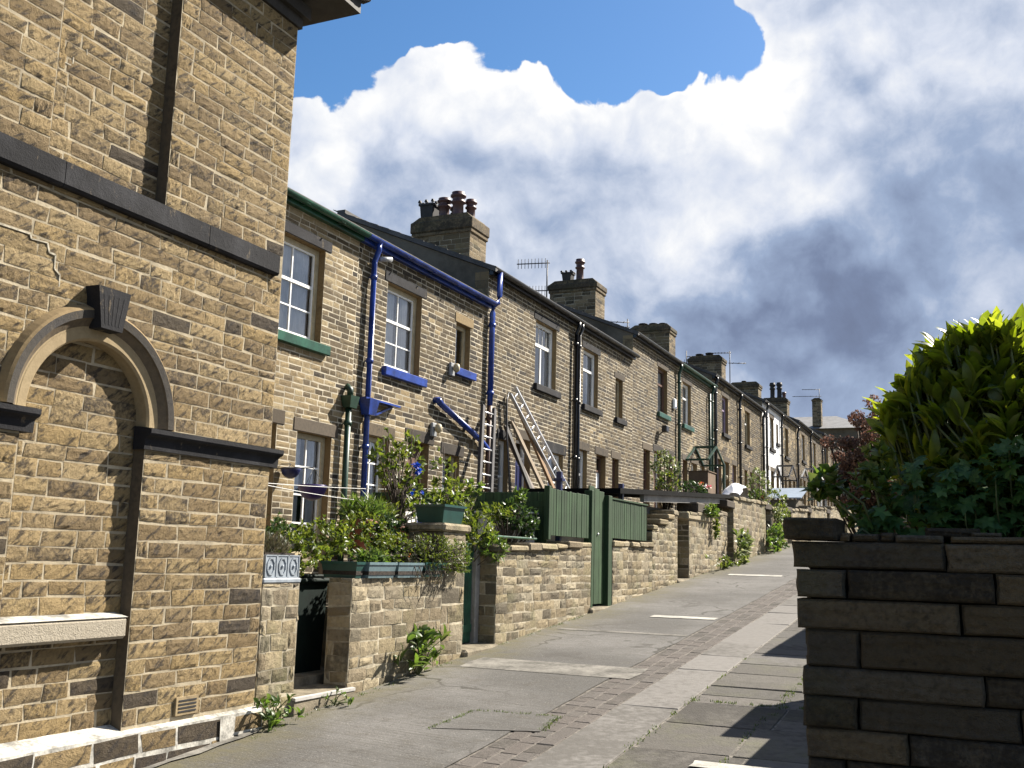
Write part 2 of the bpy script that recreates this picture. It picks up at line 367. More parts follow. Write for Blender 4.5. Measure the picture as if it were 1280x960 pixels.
def wl(o):                        # world location by summing the parents' locations (no rotations are used)
    v = Vector(o.location)
    while o.parent: o = o.parent; v += Vector(o.location)
    return v
def attach(o, parent):            # part meshes are modelled in world space: shift so that they sit the same under the parent
    o.data.transform(Matrix.Translation(-wl(parent))); o.parent = parent
def tag(o, label, cat, group=None):
    o['label'] = label; o['category'] = cat; o['kind'] = 'thing'
    if group: o['group'] = group
    return o
def thing(name, label, cat, loc, group=None):
    o = bpy.data.objects.new(name, None); COL.objects.link(o); o.location = loc
    o.empty_display_size = .2
    return tag(o, label, cat, group)
def structure(o): o['kind'] = 'structure'; return o
def copy_tree(o, off=None, parent=None):
    c = o.copy(); COL.objects.link(c); c.parent = parent
    if off is not None: c.location = Vector(o.location) + Vector(off)
    for ch in [x for x in bpy.data.objects if x.parent == o]: copy_tree(ch, None, c)
    return c

# ------------------------------------------------------------------ stonework
class Frame:
    """plane with origin o, horizontal axis u, vertical z and outward normal n"""
    def __init__(s, o, u, n): s.o = np.array(o, float); s.u = np.array(u, float); s.n = np.array(n, float); s.w = np.array((0, 0, 1.))
    def pt(s, uu, vv, nn): return s.o + np.multiply.outer(uu, s.u) + np.multiply.outer(vv, s.w) + np.multiply.outer(nn, s.n)
FACADE = lambda x: Frame((x, 0, 0), (0, 1, 0), (1, 0, 0))
NEARFACE = lambda y: Frame((0, y, 0), (1, 0, 0), (0, -1, 0))
FARFACE = lambda y: Frame((0, y, 0), (-1, 0, 0), (0, 1, 0))

def mortar(mb, fr, u0, u1, v0, v1, holes, mat, depth=.0, reveal=0., rmat=None):
    us = sorted({u0, u1, *[h[i] for h in holes for i in (0, 1) if u0 < h[i] < u1]})
    vs = sorted({v0, v1, *[h[i] for h in holes for i in (2, 3) if v0 < h[i] < v1]})
    for a, b in zip(us, us[1:]):
        for c, d in zip(vs, vs[1:]):
            um, vm = (a+b)/2, (c+d)/2
            if any(h[0] < um < h[1] and h[2] < vm < h[3] for h in holes): continue
            mb.add(fr.pt(np.array([a, b, b, a]), np.array([c, c, d, d]), np.full(4, depth)), [(0, 1, 2, 3)], mat)
    if reveal:
        for (a, b, c, d) in [h[:4] for h in holes]:
            for (p, q) in (((a, c), (b, c)), ((b, c), (b, d)), ((b, d), (a, d)), ((a, d), (a, c))):
                mb.add(fr.pt(np.array([p[0], q[0], q[0], p[0]]), np.array([p[1], q[1], q[1], p[1]]), np.array([depth, depth, depth-reveal, depth-reveal])), [(0, 1, 2, 3)], rmat or mat, (.4, .3, random.random()))

def one_stone(mb, fr, ua, ub, va, vb, prot, nu, nv, rough, mat, tone, clip=None, rnd=.012, sink=.012, jit=.003):
    """a stone face: a grid with a rounded rim and a skirt that dives behind the mortar"""
    if ub-ua < .012 or vb-va < .012: return
    tu = np.linspace(0, 1, nu); tv = np.linspace(0, 1, nv)
    U, V = np.meshgrid(tu, tv)
    du, dv = ub-ua, vb-va
    cj = rng.normal(0, jit, 8)
    ubot = ua + U*du; vv = va + V*dv
    ub_ = (1-V)*((1-U)*cj[0]+U*cj[1]) + V*((1-U)*cj[2]+U*cj[3])
    vb_ = (1-V)*((1-U)*cj[4]+U*cj[5]) + V*((1-U)*cj[6]+U*cj[7])
    uu = ubot+ub_; vv = vv+vb_
    if clip is not None:
        L = np.array([clip(x, ua, ub) for x in vv[:, 0]])
        if (L[:, 1]-L[:, 0]).min() < .015: 
            ok = (L[:, 1]-L[:, 0]) > .03
            if not ok.any(): return
            if not ok.all():
                a_, b_ = vv[ok, 0].min(), vv[ok, 0].max()
                if b_-a_ > .02: one_stone(mb, fr, ua, ub, a_, b_, prot, nu, nv, rough, mat, tone, clip, rnd, sink, 0.)
                return
        uu = L[:, :1] + (L[:, 1:]-L[:, :1])*U
    eu = np.minimum(U, 1-U)*du; ev = np.minimum(V, 1-V)*dv
    e = np.minimum(eu, ev)
    fall = np.clip(e/max(rnd, 1e-5), 0, 1); fall = 1-(1-fall)**2
    tilt = rng.normal(0, .12, 2)
    h = prot*(.35+.65*fall)*(1+tilt[0]*(U-.5)*2+tilt[1]*(V-.5)*2) + rng.normal(0, rough, U.shape)*(.3+.7*fall)
    h = np.maximum(h, .0012)
    if nu > 2 and rnd: pass
    P = fr.pt(uu.ravel(), vv.ravel(), h.ravel())
    fs = [(j*nu+i, j*nu+i+1, (j+1)*nu+i+1, (j+1)*nu+i) for j in range(nv-1) for i in range(nu-1)]
    ring = list(range(nu)) + [j*nu+nu-1 for j in range(1, nv)] + [(nv-1)*nu+i for i in range(nu-2, -1, -1)] + [j*nu for j in range(nv-2, 0, -1)]
    cu, cv = uu.mean(), vv.mean()
    ru = uu.ravel()[ring]; rv = vv.ravel()[ring]
    Q = fr.pt(ru, rv, np.full(len(ring), -sink))
    k = len(P); n = len(ring)
    fs += [(ring[i], k+i, k+(i+1) % n, ring[(i+1) % n]) for i in range(n)]
    mb.add(np.vstack([P, Q]), fs, mat, tone, smooth=False)

def stonework(mb, fr, u0, u1, v0, v1, course=(.09, .11), length=(.18, .38), joint=.009, prot=(.003, .01), nu=4, nv=3, rough=.0015,
              mat=None, holes=(), tone=None, clip=None, rnd=.012, jit=.003, pal=None, quoin=None, seed=None):
    tone = tone or (lambda u, v: (random.random(), random.random()**2, random.random()))
    v = v0
    row = 0
    while v < v1-.02:
        h = random.uniform(*course)
        if v+h > v1-.04: h = v1-v
        blocks = []
        for H in holes:
            if H[2] < v+h-.004 and H[3] > v+.004: blocks.append(H)
        # intervals with the vertical room left in each
        cuts = sorted({u0, u1, *[x for H in blocks for x in (max(u0, H[0]), min(u1, H[1])) if u0 <= x <= u1]})
        for a, b in zip(cuts, cuts[1:]):
            if b-a < .02: continue
            um = (a+b)/2; lo, hi = v, v+h
            for H in blocks:
                if H[0] < um < H[1]:
                    if H[2] <= lo+.004 and H[3] >= hi-.004: lo = hi
                    elif H[2] <= lo+.004: lo = max(lo, H[3])
                    elif H[3] >= hi-.004: hi = min(hi, H[2])
                    else: hi = min(hi, H[2])
            if hi-lo < .02: continue
            u = a - (random.random()*length[0] if a == u0 else 0)
            first = True
            while u < b-.02:
                l = random.uniform(*length)
                if first and quoin and row % 2 == 0: l = length[1]*1.15
                if b-(u+l) < length[0]*.6: l = b-u
                ua, ub = max(u, a)+joint/2, min(u+l, b)-joint/2
                t = tone((ua+ub)/2, (lo+hi)/2)
                mm = mat if pal is None else pal((ua+ub)/2, (lo+hi)/2)
                one_stone(mb, fr, ua, ub, lo+joint/2, hi-joint/2, random.uniform(*prot), nu, nv, rough, mm, t, clip, rnd, jit=jit)
                u += l; first = False
        v += h; row += 1
# ------------------------------------------------------------------ camera, sun, sky
cam = bpy.data.cameras.new('camera'); co = bpy.data.objects.new('camera', cam); COL.objects.link(co)
cam.sensor_width = 36; cam.lens = 36.45; cam.clip_end = 3000; cam.clip_start = .05
co.matrix_world = Matrix(((.9113, .0442, .4095, 0), (.4108, -.1612, -.8974, 0), (.0263, .9859, -.1651, 0), (0, 0, 0, 1)))
S.camera = co
SUN = Vector((1., 1.5, 1.62)).normalized()
sl = bpy.data.lights.new('sun', 'SUN'); sl.energy = 5.; sl.angle = R(.53); sl.color = (1., .93, .82)
so = bpy.data.objects.new('sun', sl); COL.objects.link(so); so.rotation_euler = SUN.to_track_quat('Z', 'Y').to_euler(); so.location = (20, 30, 40)
S.view_settings.view_transform = 'Standard'; S.view_settings.look = 'None'; S.view_settings.gamma = 1
S.view_settings.use_curve_mapping = False
EXPO = 1.45
S.view_settings.exposure = EXPO

wd = bpy.data.worlds.new('World'); S.world = wd; wd.use_nodes = True
nt = wd.node_tree; nt.nodes.clear()
out = nd(nt, 'ShaderNodeOutputWorld')
sky = nd(nt, 'ShaderNodeTexSky', sky_type='NISHITA', sun_disc=False)
sky.sun_elevation = math.asin(SUN.z); sky.sun_rotation = math.atan2(SUN.x, SUN.y); sky.air_density = 1.0; sky.dust_density = .6; sky.ozone_density = 2.5
bg1 = nd(nt, 'ShaderNodeBackground'); bg1.inputs[1].default_value = .058
wd.cycles.sampling_method = 'MANUAL'; wd.cycles.sample_map_resolution = 256
hs = nd(nt, 'ShaderNodeHueSaturation'); hs.inputs['Saturation'].default_value = 1.25
lk(nt, sky.outputs[0], hs.inputs['Color']); lk(nt, hs.outputs[0], bg1.inputs[0])
D = nd(nt, 'ShaderNodeTexCoord').outputs['Generated']
DN = nd(nt, 'ShaderNodeVectorMath', operation='NORMALIZE'); lk(nt, D, DN.inputs[0]); D = DN.outputs[0]
def azel(a, e): a, e = R(a), R(e); return Vector((math.sin(a)*math.cos(e), math.cos(a)*math.cos(e), math.sin(e)))
# domain warp so that every cloud edge is billowy
def warp(v, sc, amt, det=3):
    wn = nd(nt, 'ShaderNodeTexNoise'); wn.inputs['Scale'].default_value = sc; wn.inputs['Detail'].default_value = det; lk(nt, v, wn.inputs['Vector'])
    w1 = nd(nt, 'ShaderNodeVectorMath', operation='SUBTRACT'); lk(nt, wn.outputs['Color'], w1.inputs[0]); w1.inputs[1].default_value = (.5, .5, .5)
    w2 = nd(nt, 'ShaderNodeVectorMath', operation='SCALE'); lk(nt, w1.outputs[0], w2.inputs[0]); w2.inputs['Scale'].default_value = amt
    w3 = nd(nt, 'ShaderNodeVectorMath', operation='ADD'); lk(nt, v, w3.inputs[0]); lk(nt, w2.outputs[0], w3.inputs[1]); return w3.outputs[0]
DW = warp(warp(D, 5, .20, 4), 17, .075, 6)
def blob(v, a, e, rad, soft=1.):
    """smooth spot of angular radius rad degrees round a direction of the sky"""
    n = nd(nt, 'ShaderNodeVectorMath', operation='DISTANCE'); lk(nt, v, n.inputs[0]); n.inputs[1].default_value = azel(a, e)
    r = 2*math.sin(R(rad)/2)
    return sstep(nt, n.outputs['Value'], r, r*(1-soft))
def total(parts, base):
    acc = None
    for w, s in parts:
        t = mth(nt, 'MULTIPLY', s, w)
        acc = mth(nt, 'ADD', t, base) if acc is None else mth(nt, 'ADD', acc, t)
    return acc
HOLES = [(-35.49, 27.97, 4.42, 0.75), (-29.04, 30.04, 4.42, 0.9), (-22.31, 28.48, 4.86, 1.0), (-18.27, 26.86, 4.2, 0.95), (-15.25, 28.15, 3.76, 0.8), (-41.16, 30.68, 8.4, 1.0), (-18.57, 32.11, 8.4, 1.0), (-29.71, 33.77, 8.4, 1.0)] + [(180, 25, 95, .75), (-70, 60, 45, .6), (40, 85, 30, .5)]
LIGHTS = [(-36.07, 23.08, 4.86, 0.26), (-32.48, 24.22, 4.86, 0.24), (-27.86, 24.91, 4.86, 0.3), (-22.69, 25.06, 5.31, 0.32), (-18.0, 22.56, 5.31, 0.24), (-13.42, 25.28, 3.98, 0.34), (-10.7, 27.09, 3.98, 0.25), (-24.94, 21.68, 6.19, 0.14), (-14.8, 16.56, 5.75, 0.16), (-10.36, 20.61, 7.52, 0.12), (-35.8, 18.93, 2.65, 0.28), (-0.63, 15.39, 5.31, 0.14), (-0.08, 26.99, 7.96, 0.14), (-6.03, 21.92, 5.31, 0.08)]
DARKS = [(-10.44, 14.72, 6.63, 0.2), (-6.22, 15.16, 6.63, 0.25), (-3.06, 13.12, 5.31, 0.14), (-0.34, 21.7, 8.84, 0.12), (-21.18, 19.83, 5.75, 0.12), (-16.13, 12.24, 6.63, 0.14), (-9.68, 9.58, 8.84, 0.2), (-32.16, 18.36, 5.75, 0.1), (1.79, 18.31, 6.63, 0.1), (-26.66, 17.77, 4.86, 0.07)]
def puff(v):
    """cauliflower height field: rounded cells in three sizes over a soft base"""
    acc = None; wv = warp(v, 11, .07, 3)
    for sc, w in ((6.5, .50), (17, .25)):
        vo = nd(nt, 'ShaderNodeTexVoronoi', feature='F1'); vo.inputs['Scale'].default_value = sc
        lk(nt, wv, vo.inputs['Vector'])
        h = mth(nt, 'MULTIPLY', mth(nt, 'SUBTRACT', .80, vo.outputs['Distance']), w)
        acc = h if acc is None else mth(nt, 'ADD', acc, h)
    return mth(nt, 'ADD', acc, mth(nt, 'MULTIPLY', noise(nt, wv, 14, 6, .6), .65))
sh = nd(nt, 'ShaderNodeVectorMath', operation='ADD'); lk(nt, D, sh.inputs[0]); sh.inputs[1].default_value = tuple(Vector((.35, .0, .9)).normalized()*.020)
P1 = puff(D); P2 = puff(sh.outputs[0])
soft = noise(nt, DW, 3.0, 5, .5, .2)
cov = total([(-w, blob(DW, a, e, r, .8)) for a, e, r, w in HOLES], 1.0)
cov = mth(nt, 'ADD', cov, mth(nt, 'MULTIPLY', mth(nt, 'SUBTRACT', P1, .70), 1.0))
mask = sstep(nt, cov, .42, .54)
lit = total([(w, blob(DW, a, e, r, 1.)) for a, e, r, w in LIGHTS] + [(-w, blob(DW, a, e, r, 1.)) for a, e, r, w in DARKS], .65)
lit = mth(nt, 'ADD', lit, mth(nt, 'MULTIPLY', mth(nt, 'SUBTRACT', P1, P2), .85))
lit = mth(nt, 'ADD', lit, mth(nt, 'MULTIPLY', mth(nt, 'SUBTRACT', P1, .70), .22))
lit = mth(nt, 'ADD', lit, mth(nt, 'MULTIPLY', mth(nt, 'SUBTRACT', soft, .5), .42))
lit = mth(nt, 'ADD', lit, sstep(nt, cov, .95, .55, 0, .12))
cr = nd(nt, 'ShaderNodeValToRGB'); lk(nt, lit, cr.inputs[0])
el = cr.color_ramp.elements
CL = [(0, (.145, .175, .27)), (.25, (.205, .26, .40)), (.5, (.35, .44, .62)), (.74, (.70, .755, .875)), (.98, (1.02, 1.02, 1.02))]
while len(el) < len(CL): el.new(.5)
for i, (q, c) in enumerate(CL): el[i].position = q; el[i].color = c4(tuple(x/2**EXPO for x in c))
bg2 = nd(nt, 'ShaderNodeBackground'); lk(nt, cr.outputs[0], bg2.inputs[0]); bg2.inputs[1].default_value = 1.
mx = nd(nt, 'ShaderNodeMixShader'); lk(nt, mask, mx.inputs[0]); lk(nt, bg1.outputs[0], mx.inputs[1]); lk(nt, bg2.outputs[0], mx.inputs[2])
lk(nt, mx.outputs[0], out.inputs[0])

# ------------------------------------------------------------------ ground and lane
def strip(name, x0, x1, y0, y1, dz, mat, step=1., wob=0.):
    mb = MB(); n = max(1, int(round((y1-y0)/step)))
    ys = [y0+(y1-y0)*i/n for i in range(n+1)]
    vs = []
    for y in ys:
        a, b = x0+random.uniform(-wob, wob), x1+random.uniform(-wob, wob)
        vs += [(a, y, zr(y)+dz), (b, y, zr(y)+dz)]
    mb.add(vs, [(2*i, 2*i+1, 2*i+3, 2*i+2) for i in range(n)], mat)
    return structure(mb.build(name, loc=(x0, y0, zr(y0))))
g = MB(); ys = list(range(-60, 36, 4)) + [36, 50, 70, 100, 160, 260, 500]
xs = [-400, -60, -30, -14, -5, 5, 30, 60, 400]
g.add([(x, y, zr(y)-.10) for y in ys for x in xs], [(j*9+i, j*9+i+1, (j+1)*9+i+1, (j+1)*9+i) for j in range(len(ys)-1) for i in range(8)], M['ground'])
structure(g.build('ground'))
strip('lane_carriageway', -5.75, -3.515, -12, 74, 0, M['road'], .35, .012)
strip('lane_joint_bed', -3.60, 3.2, -12, 74, -.009, M['joint'])
def slab(mb, x0, x1, y0, y1, dz, mat, tone=None, gap=.009, wob=1.):
    """flagstone that follows the slope"""
    tone = tone or (random.random(), random.random()*.8, random.random())
    t = wob*random.uniform(-.005, .005); e = [dz+t+wob*random.uniform(-.004, .004) for _ in range(4)]
    x0 += gap; x1 -= gap; y0 += gap; y1 -= gap; b = .008
    J = lambda: random.uniform(-.006, .006)
    c = [(x0+J(), y0+J(), e[0]), (x1+J(), y0+J(), e[1]), (x1+J(), y1+J(), e[2]), (x0+J(), y1+J(), e[3])]
    top = []
    for k, (x, yy, d) in enumerate(c):
        top.append((x+(b if k in (0, 3) else -b), yy+(b if k < 2 else -b), zr(yy)+d))
    mid = [(x, yy, zr(yy)+d-b) for x, yy, d in c]; bot = [(x, yy, zr(yy)-.1) for x, yy, d in c]
    vs = top+mid+bot
    fs = [(0, 1, 2, 3)] + [(o+4+i, o+4+(i+1) % 4, o+(i+1) % 4, o+i) for o in (0, 4) for i in range(4)]
    mb.add(vs, fs, mat, tone)
mb = MB()                                            # gutter of worn setts, three rows
for x, w in ((-3.50, .155), (-3.345, .15), (-3.195, .15)):
    y = -6.+random.random()*.1
    while y < 40:
        l = random.uniform(.17, .34)
        slab(mb, x, x+w, y, y+l, -.002, M['sett'], (random.random()*.7, random.random()*.7, random.random()), .0035, .35); y += l
structure(mb.build('sett_gutter', loc=(-3.3, 9, zr(9))))
mb = MB(); y = -6.                                   # smooth wheel slabs beside the setts
while y < 60:
    l = random.choice((1.25, 1.6, 1.9, .95))
    if y < 8.2 < y+l: l = 9.17-y
    slab(mb, -3.04, -2.50, y, y+l, 0.0, M['slab']); y += l
structure(mb.build('wheel_slabs', loc=(-2.8, 9, zr(9))))
mb = MB(); y = -6.                                   # rougher flags on the right-hand side
while y < 60:
    l = random.uniform(.75, 1.35)
    cut = random.choice(((-2.5, -1.62, -.55, .6, 3.1), (-2.5, -1.25, .1, 3.1), (-2.5, -1.75, -.95, .3, 3.1)))
    for a, b in zip(cut, cut[1:]):
        if random.random() < .35 and b-a < 1.4:
            slab(mb, a, b, y, y+l*.45, 0, M['flag']); slab(mb, a, b, y+l*.45, y+l, 0, M['flag'])
        else: slab(mb, a, b, y, y+l, 0, M['flag'])
    y += l
structure(mb.build('flagstone_pavement', loc=(-1.5, 9, zr(9))))
strip('concrete_band', -5.25, -3.30, 10.30, 10.92, .004, M['band'], .3, .03)
strip('concrete_seam', -5.3, -3.52, 13.30, 13.42, .004, M['band'], .1, .02)
for (a, b, y, w, nm) in ((-4.5, -3.55, 14.95, .22, 'drain_strip'), (-4.95, -3.85, 21.9, .30, 'drain_strip'), (-1.95, -.9, 7.42, .16, 'drain_strip')):
    strip(nm, a, b, y, y+w, .008, M['drain'], .1, .015)
strip('wall_footing', -5.50, -5.36, 2.6, 7.1, .012, M['band'], .25, .025)
# shallow sunk patch round an old drain cover, moss growing in its joint
mb = MB()
q = [(-4.16, 7.72), (-3.30, 7.95), (-3.36, 8.50), (-4.12, 8.44)]
mb.add([(x, y, zr(y)+.005) for x, y in q], [(0, 1, 2, 3)], M['road'])
structure(mb.build('patched_slab', loc=(-3.8, 8.1, zr(8.1))))

def grass_line(name, segs, n, h=.03, wid=.02):
    P = []; 
    for k in range(n):
        a, b = random.choice(segs); t = random.random()
        # tufts gather in clumps along the joint
        if math.sin(t*23+a[0]*9)+math.sin(t*51) < -.1: continue
        x = a[0]+(b[0]-a[0])*t+random.gauss(0, wid); y = a[1]+(b[1]-a[1])*t+random.gauss(0, wid)
        P.append((x, y, zr(y)-.012))
    mb = MB()
    for (x, y, z) in P:
        an = random.random()*6.28; l = h*random.uniform(.4, 1.2); w = .006
        dx, dy = math.cos(an), math.sin(an)
        mb.add([(x-dy*w, y+dx*w, z), (x+dy*w, y-dx*w, z), (x+dx*l*.7, y+dy*l*.7, z+l)], [(0, 1, 2)], M['grass'])
    o = mb.build(name, loc=(segs[0][0][0], segs[0][0][1], zr(segs[0][0][1]))); o['kind'] = 'stuff'; return o
grass_line('joint_grass', [((-4.16, 7.72), (-4.12, 8.44)), ((-4.12, 8.44), (-3.36, 8.5)), ((-3.36, 8.5), (-3.30, 7.95)), ((-2.5, 7.), (-2.5, 12.)), ((-1.75, 7.5), (-1.75, 13.)), ((-1.7, 9.2), (-1.7, 11.5)),
    ((-2.5, 9.6), (-1.2, 9.6)), ((-5.45, 11.8), (-5.45, 15.)), ((-5.47, 20.9), (-5.47, 29)), ((-5.4, 8.6), (-5.45, 10.7)), ((-5.3, 6.9), (-5.45, 8.5))], 5200)
# back yards: one level step for every pair of houses
YARD = [(7.72, 9.2, -1.15), (9.2, 10.85, -.55), (10.85, 17.93, -.35), (17.93, 27.26, .35), (27.26, 36.6, .95), (36.6, 45.9, 1.35), (45.9, 55.2, 1.75), (55.2, 73.5, 2.1)]
for a, b, z in YARD:
    mb = MB(); mb.box(-8.74, -5.86, a, b-.003, z-2.2, z, M['concrete_step']); structure(mb.build('yard_ground', loc=(-7.3, (a+b)/2, z)))

# ------------------------------------------------------------------ tall stone building on the left
LB = thing('stone_building', 'tall honey coloured stone building with dark string course and blind arched recess', 'building', (-9.2, 3.8, zr(4)))
YC, ZC, RC = 5.175, .86, .645
def arch_clip(v, a, b):
    d = RC*RC-(v-ZC)**2
    if d <= 0 or v < ZC-.2: return (a, b)
    c = math.sqrt(d); l, r = YC-c, YC+c
    if a >= YC: return (min(max(a, r), b), b)
    if b <= YC: return (a, max(min(b, l), a))
    return (a, b)
mb = MB(); F = FACADE(XA); Fr = FACADE(XA-.105)
kw = dict(course=(.102, .128), length=(.19, .44), joint=.015, nu=9, nv=5, rough=.003, mat=M['stone_big'], rnd=.014, jit=.005, prot=(.003, .011))
PIER = (5.70, 7.15); LEFT = (-12., 4.62)
wmap = lambda u, v: (random.random(), (random.random()**2)*.6 if random.random() > .035 else 1., random.random())
for (a, b) in (PIER, LEFT):
    if a < 1: pass
    lo = a if a > 1 else 3.2
    mortar(mb, F, a, b, -1.9, .86, [], M['mortar_big'])
    stonework(mb, F, lo, b, -1.23, .70, tone=wmap, **kw)
    mortar(mb, F, a, b, 2.5, 4.75, [], M['mortar_big'])
    stonework(mb, F, lo, b, 2.53, 4.70, tone=wmap, **kw)
# spandrel with the arched opening left free
n = 28
arc = [(YC+RC*math.cos(math.pi*i/n), ZC+RC*math.sin(math.pi*i/n)) for i in range(n+1)]
top = [(7.15-3.95*i/n, 2.5) for i in range(n+1)]
side = [(7.15, ZC)] ; P = [(XA, y, z) for y, z in arc] + [(XA, y, z) for y, z in top]
mb.add(P, [(i, n+1+i, n+2+i, i+1) for i in range(n)], M['mortar_big'])
mb.add([(XA, 7.15, ZC), (XA, 7.15, 2.5), (XA, YC+RC, ZC)], [(0, 1, 2)], M['mortar_big'])
mb.add([(XA, 3.2, ZC), (XA, 3.2, 2.5), (XA, YC-RC, ZC)], [(2, 1, 0)], M['mortar_big'])
mb.add([(XA, -12., ZC), (XA, 3.2, ZC), (XA, 3.2, 2.5), (XA, -12., 2.5)], [(0, 1, 2, 3)], M['mortar_big'])
def keep_out(v, a, b): return arch_clip(v, a, b)
# rows: split every row at the crown so that no stone bridges the opening
crown = ZC+RC
stonework(mb, F, YC, 7.15, .86, crown, tone=wmap, clip=keep_out, **kw)
stonework(mb, F, 3.2, YC, .86, crown, tone=wmap, clip=keep_out, **kw)
stonework(mb, F, 3.2, 7.15, crown, 2.35, tone=wmap, **kw)
# recessed panels
mortar(mb, Fr, 4.5, 5.86, -1.9, 1.55, [], M['mortar_big']); stonework(mb, Fr, 4.60, 5.72, -1.23, 1.53, tone=wmap, **kw)
mortar(mb, Fr, 4.5, 5.86, 2.4, 4.75, [], M['mortar_big']); stonework(mb, Fr, 4.63, 5.71, 2.53, 4.7, tone=wmap, **kw)
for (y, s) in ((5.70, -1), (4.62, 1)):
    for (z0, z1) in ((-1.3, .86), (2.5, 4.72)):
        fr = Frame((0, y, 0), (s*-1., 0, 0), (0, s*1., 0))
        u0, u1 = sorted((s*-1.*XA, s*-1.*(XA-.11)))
        mortar(mb, fr, u0, u1, z0, z1, [], M['lintel'], .002)  # darker stone on the recess reveals paints in their shade
# far end and back of the building
fe = FARFACE(7.15); mortar(mb, fe, 5.5, 13, -2, 4.75, [], M['mortar_big'])
stonework(mb, fe, 5.5, 9.0, -1.3, 4.7, tone=wmap, **{**kw, 'nu': 4, 'nv': 3})
mb.add([(-13, 7.15, -2), (-13, -12., -2), (-13, -12., 4.75), (-13, 7.15, 4.75)], [(0, 1, 2, 3)], M['mortar_big'])
mb.add([(-13, -12., -2), (XA, -12., -2), (XA, -12., 4.75), (-13, -12., 4.75)], [(0, 1, 2, 3)], M['mortar_big'])
mb.build('wall', LB)
# stepped lines of pale repointing over old cracks
for xx, line in ((XA+.004, [(4.30, 1.96), (4.54, 1.964), (4.552, 1.936), (4.678, 1.945), (4.698, 1.887), (4.75, 1.884), (4.752, 1.793), (4.80, 1.76), (4.803, 1.671)]), (XA-.106, [(4.70, 3.186), (4.706, 3.262), (4.826, 3.267), (4.824, 3.366), (4.942, 3.370), (4.930, 3.447)])):
    m = MB()
    for a_, b_ in zip(line, line[1:]): m.obox((xx, a_[0], a_[1]), (xx, b_[0], b_[1]), random.uniform(.008, .013), .014, M['mortar_pale'], (1, 0, 0))
    m.build('repointing', LB)
# plinth of dark blocks in limewashed joints
mb = MB(); fp = FACADE(XA+.055)
mortar(mb, fp, -12., 7.20, -2.4, -1.27, [], M['limewash'])
stonework(mb, fp, 3.0, 7.20, -2.0, -1.275, course=(.125, .155), length=(.24, .52), joint=.028, nu=7, nv=4, rough=.004, mat=M['stone_big'], rnd=.02, jit=.008, prot=(.002, .010),
          tone=lambda u, v: (random.random(), random.choice((.1, .4, 1., 1.)), random.random()))
mb.add([(XA+.055, -12., -1.272), (XA+.055, 7.2, -1.272), (XA-.11, 7.2, -1.215), (XA-.11, -12., -1.215)], [(0, 1, 2, 3)], M['limewash'])
mb.add([(XA+.055, 7.2, -2.4), (XA-.6, 7.2, -2.4), (XA-.6, 7.2, -1.22), (XA-.11, 7.2, -1.215), (XA+.055, 7.2, -1.272)], [(0, 1, 2, 3, 4)], M['limewash'])
mb.add(fp.pt(np.array([6.68, 6.82, 6.84, 6.66]), np.array([-1.75, -1.74, -1.28, -1.28]), np.full(4, .016)), [(0, 1, 2, 3)], M['limewash'])
mb.build('plinth', LB)
mb = MB()
y = -12.
for l in (4, 4, 4.5, 1.6, 1.5, 1.12, 1.42, .9):                 # string course in long dressed lengths
    e = min(y+l, 7.19)
    mb.prism([(XA-.12, 2.34), (XA+.045, 2.34), (XA+.06, 2.36), (XA+.06, 2.515), (XA-.12, 2.545)], 'y', y+.003, e-.003, M['soot_stone'], (random.random(), .8, random.random())); y += l
mb.build('string_course', LB)
def impost(y0, y1):
    m = MB()
    m.prism([(XA-.08, .70), (XA+.028, .70), (XA+.034, .775), (XA+.05, .79), (XA+.075, .80), (XA+.085, .815), (XA+.085, .848), (XA-.08, .868)], 'y', y0, y1, M['soot_stone'], (.6, .5, .4))
    m.add([(XA+.086, y0, .8495), (XA+.086, y1, .8495), (XA-.08, y1, .8705), (XA-.08, y0, .8705)], [(0, 1, 2, 3)], M['limewash'])
    m.build('impost', LB)
impost(5.665, 7.225); impost(-12., 4.70)
def sweep(prof, mats, name, a0=0, a1=180, n=40):
    m = MB()
    for k in range(len(prof)-1):
        vs = []
        for i in range(n+1):
            a = R(a0+(a1-a0)*i/n)
            for (r, x) in prof[k:k+2]: vs.append((XA+x, YC+r*math.cos(a), ZC+r*math.sin(a)))
        m.add(vs, [(2*i, 2*i+2, 2*i+3, 2*i+1) for i in range(n)], mats[k], (.3, .2, .5))
    return m.build(name, LB)
sweep([(.525, -.108), (.525, -.004), (.54, .012), (.605, .014)], [M['arch_stone']]*3, 'archivolt')
sweep([(.605, .012), (.62, .014), (.668, .050), (.674, .066), (.728, .072), (.745, .058), (.775, -.01)], [M['arch_stone'], M['lintel'], M['lintel'], M['hood_stone'], M['jamb'], M['jamb']], 'hood_mould')  # outer slope in paler stone, its sunlit top put into the colour
m = MB()
kt, kb = 1.745, 1.46
K0 = [(YC-.145, kt), (YC-.095, kb), (YC+.095, kb), (YC+.145, kt)]
m.prism(K0, 'x', XA-.07, XA+.125, M['soot_stone'], (.5, .4, .5))
for i in range(5):                                   # reeded face
    t = (i+.5)/5; 
    yb = YC-.075+.15*t; yt = YC-.115+.23*t
    m.obox((XA+.125, yb, kb+.03), (XA+.125, yt, kt-.05), .014, .004, M['soot_stone'], (1, 0, 0), (.3, .2, .5))
m.build('keystone', LB)
m = MB(); fr = FACADE(XA-.02)
m.box(XA-.10, XA+.03, 4.5, 5.655, -.625, -.478, M['sill_stone'], (.1, .1, .6), .02)
m.add([(XA+.031, 4.5, -.478), (XA+.031, 5.65, -.478), (XA-.11, 5.65, -.45), (XA-.11, 4.5, -.45)], [(0, 1, 2, 3)], M['limewash'])
m.build('sill', LB)
m = MB(); m.box(XA-.02, XA+.022, 6.21, 6.45, -1.215, -1.085, M['arch_stone'])
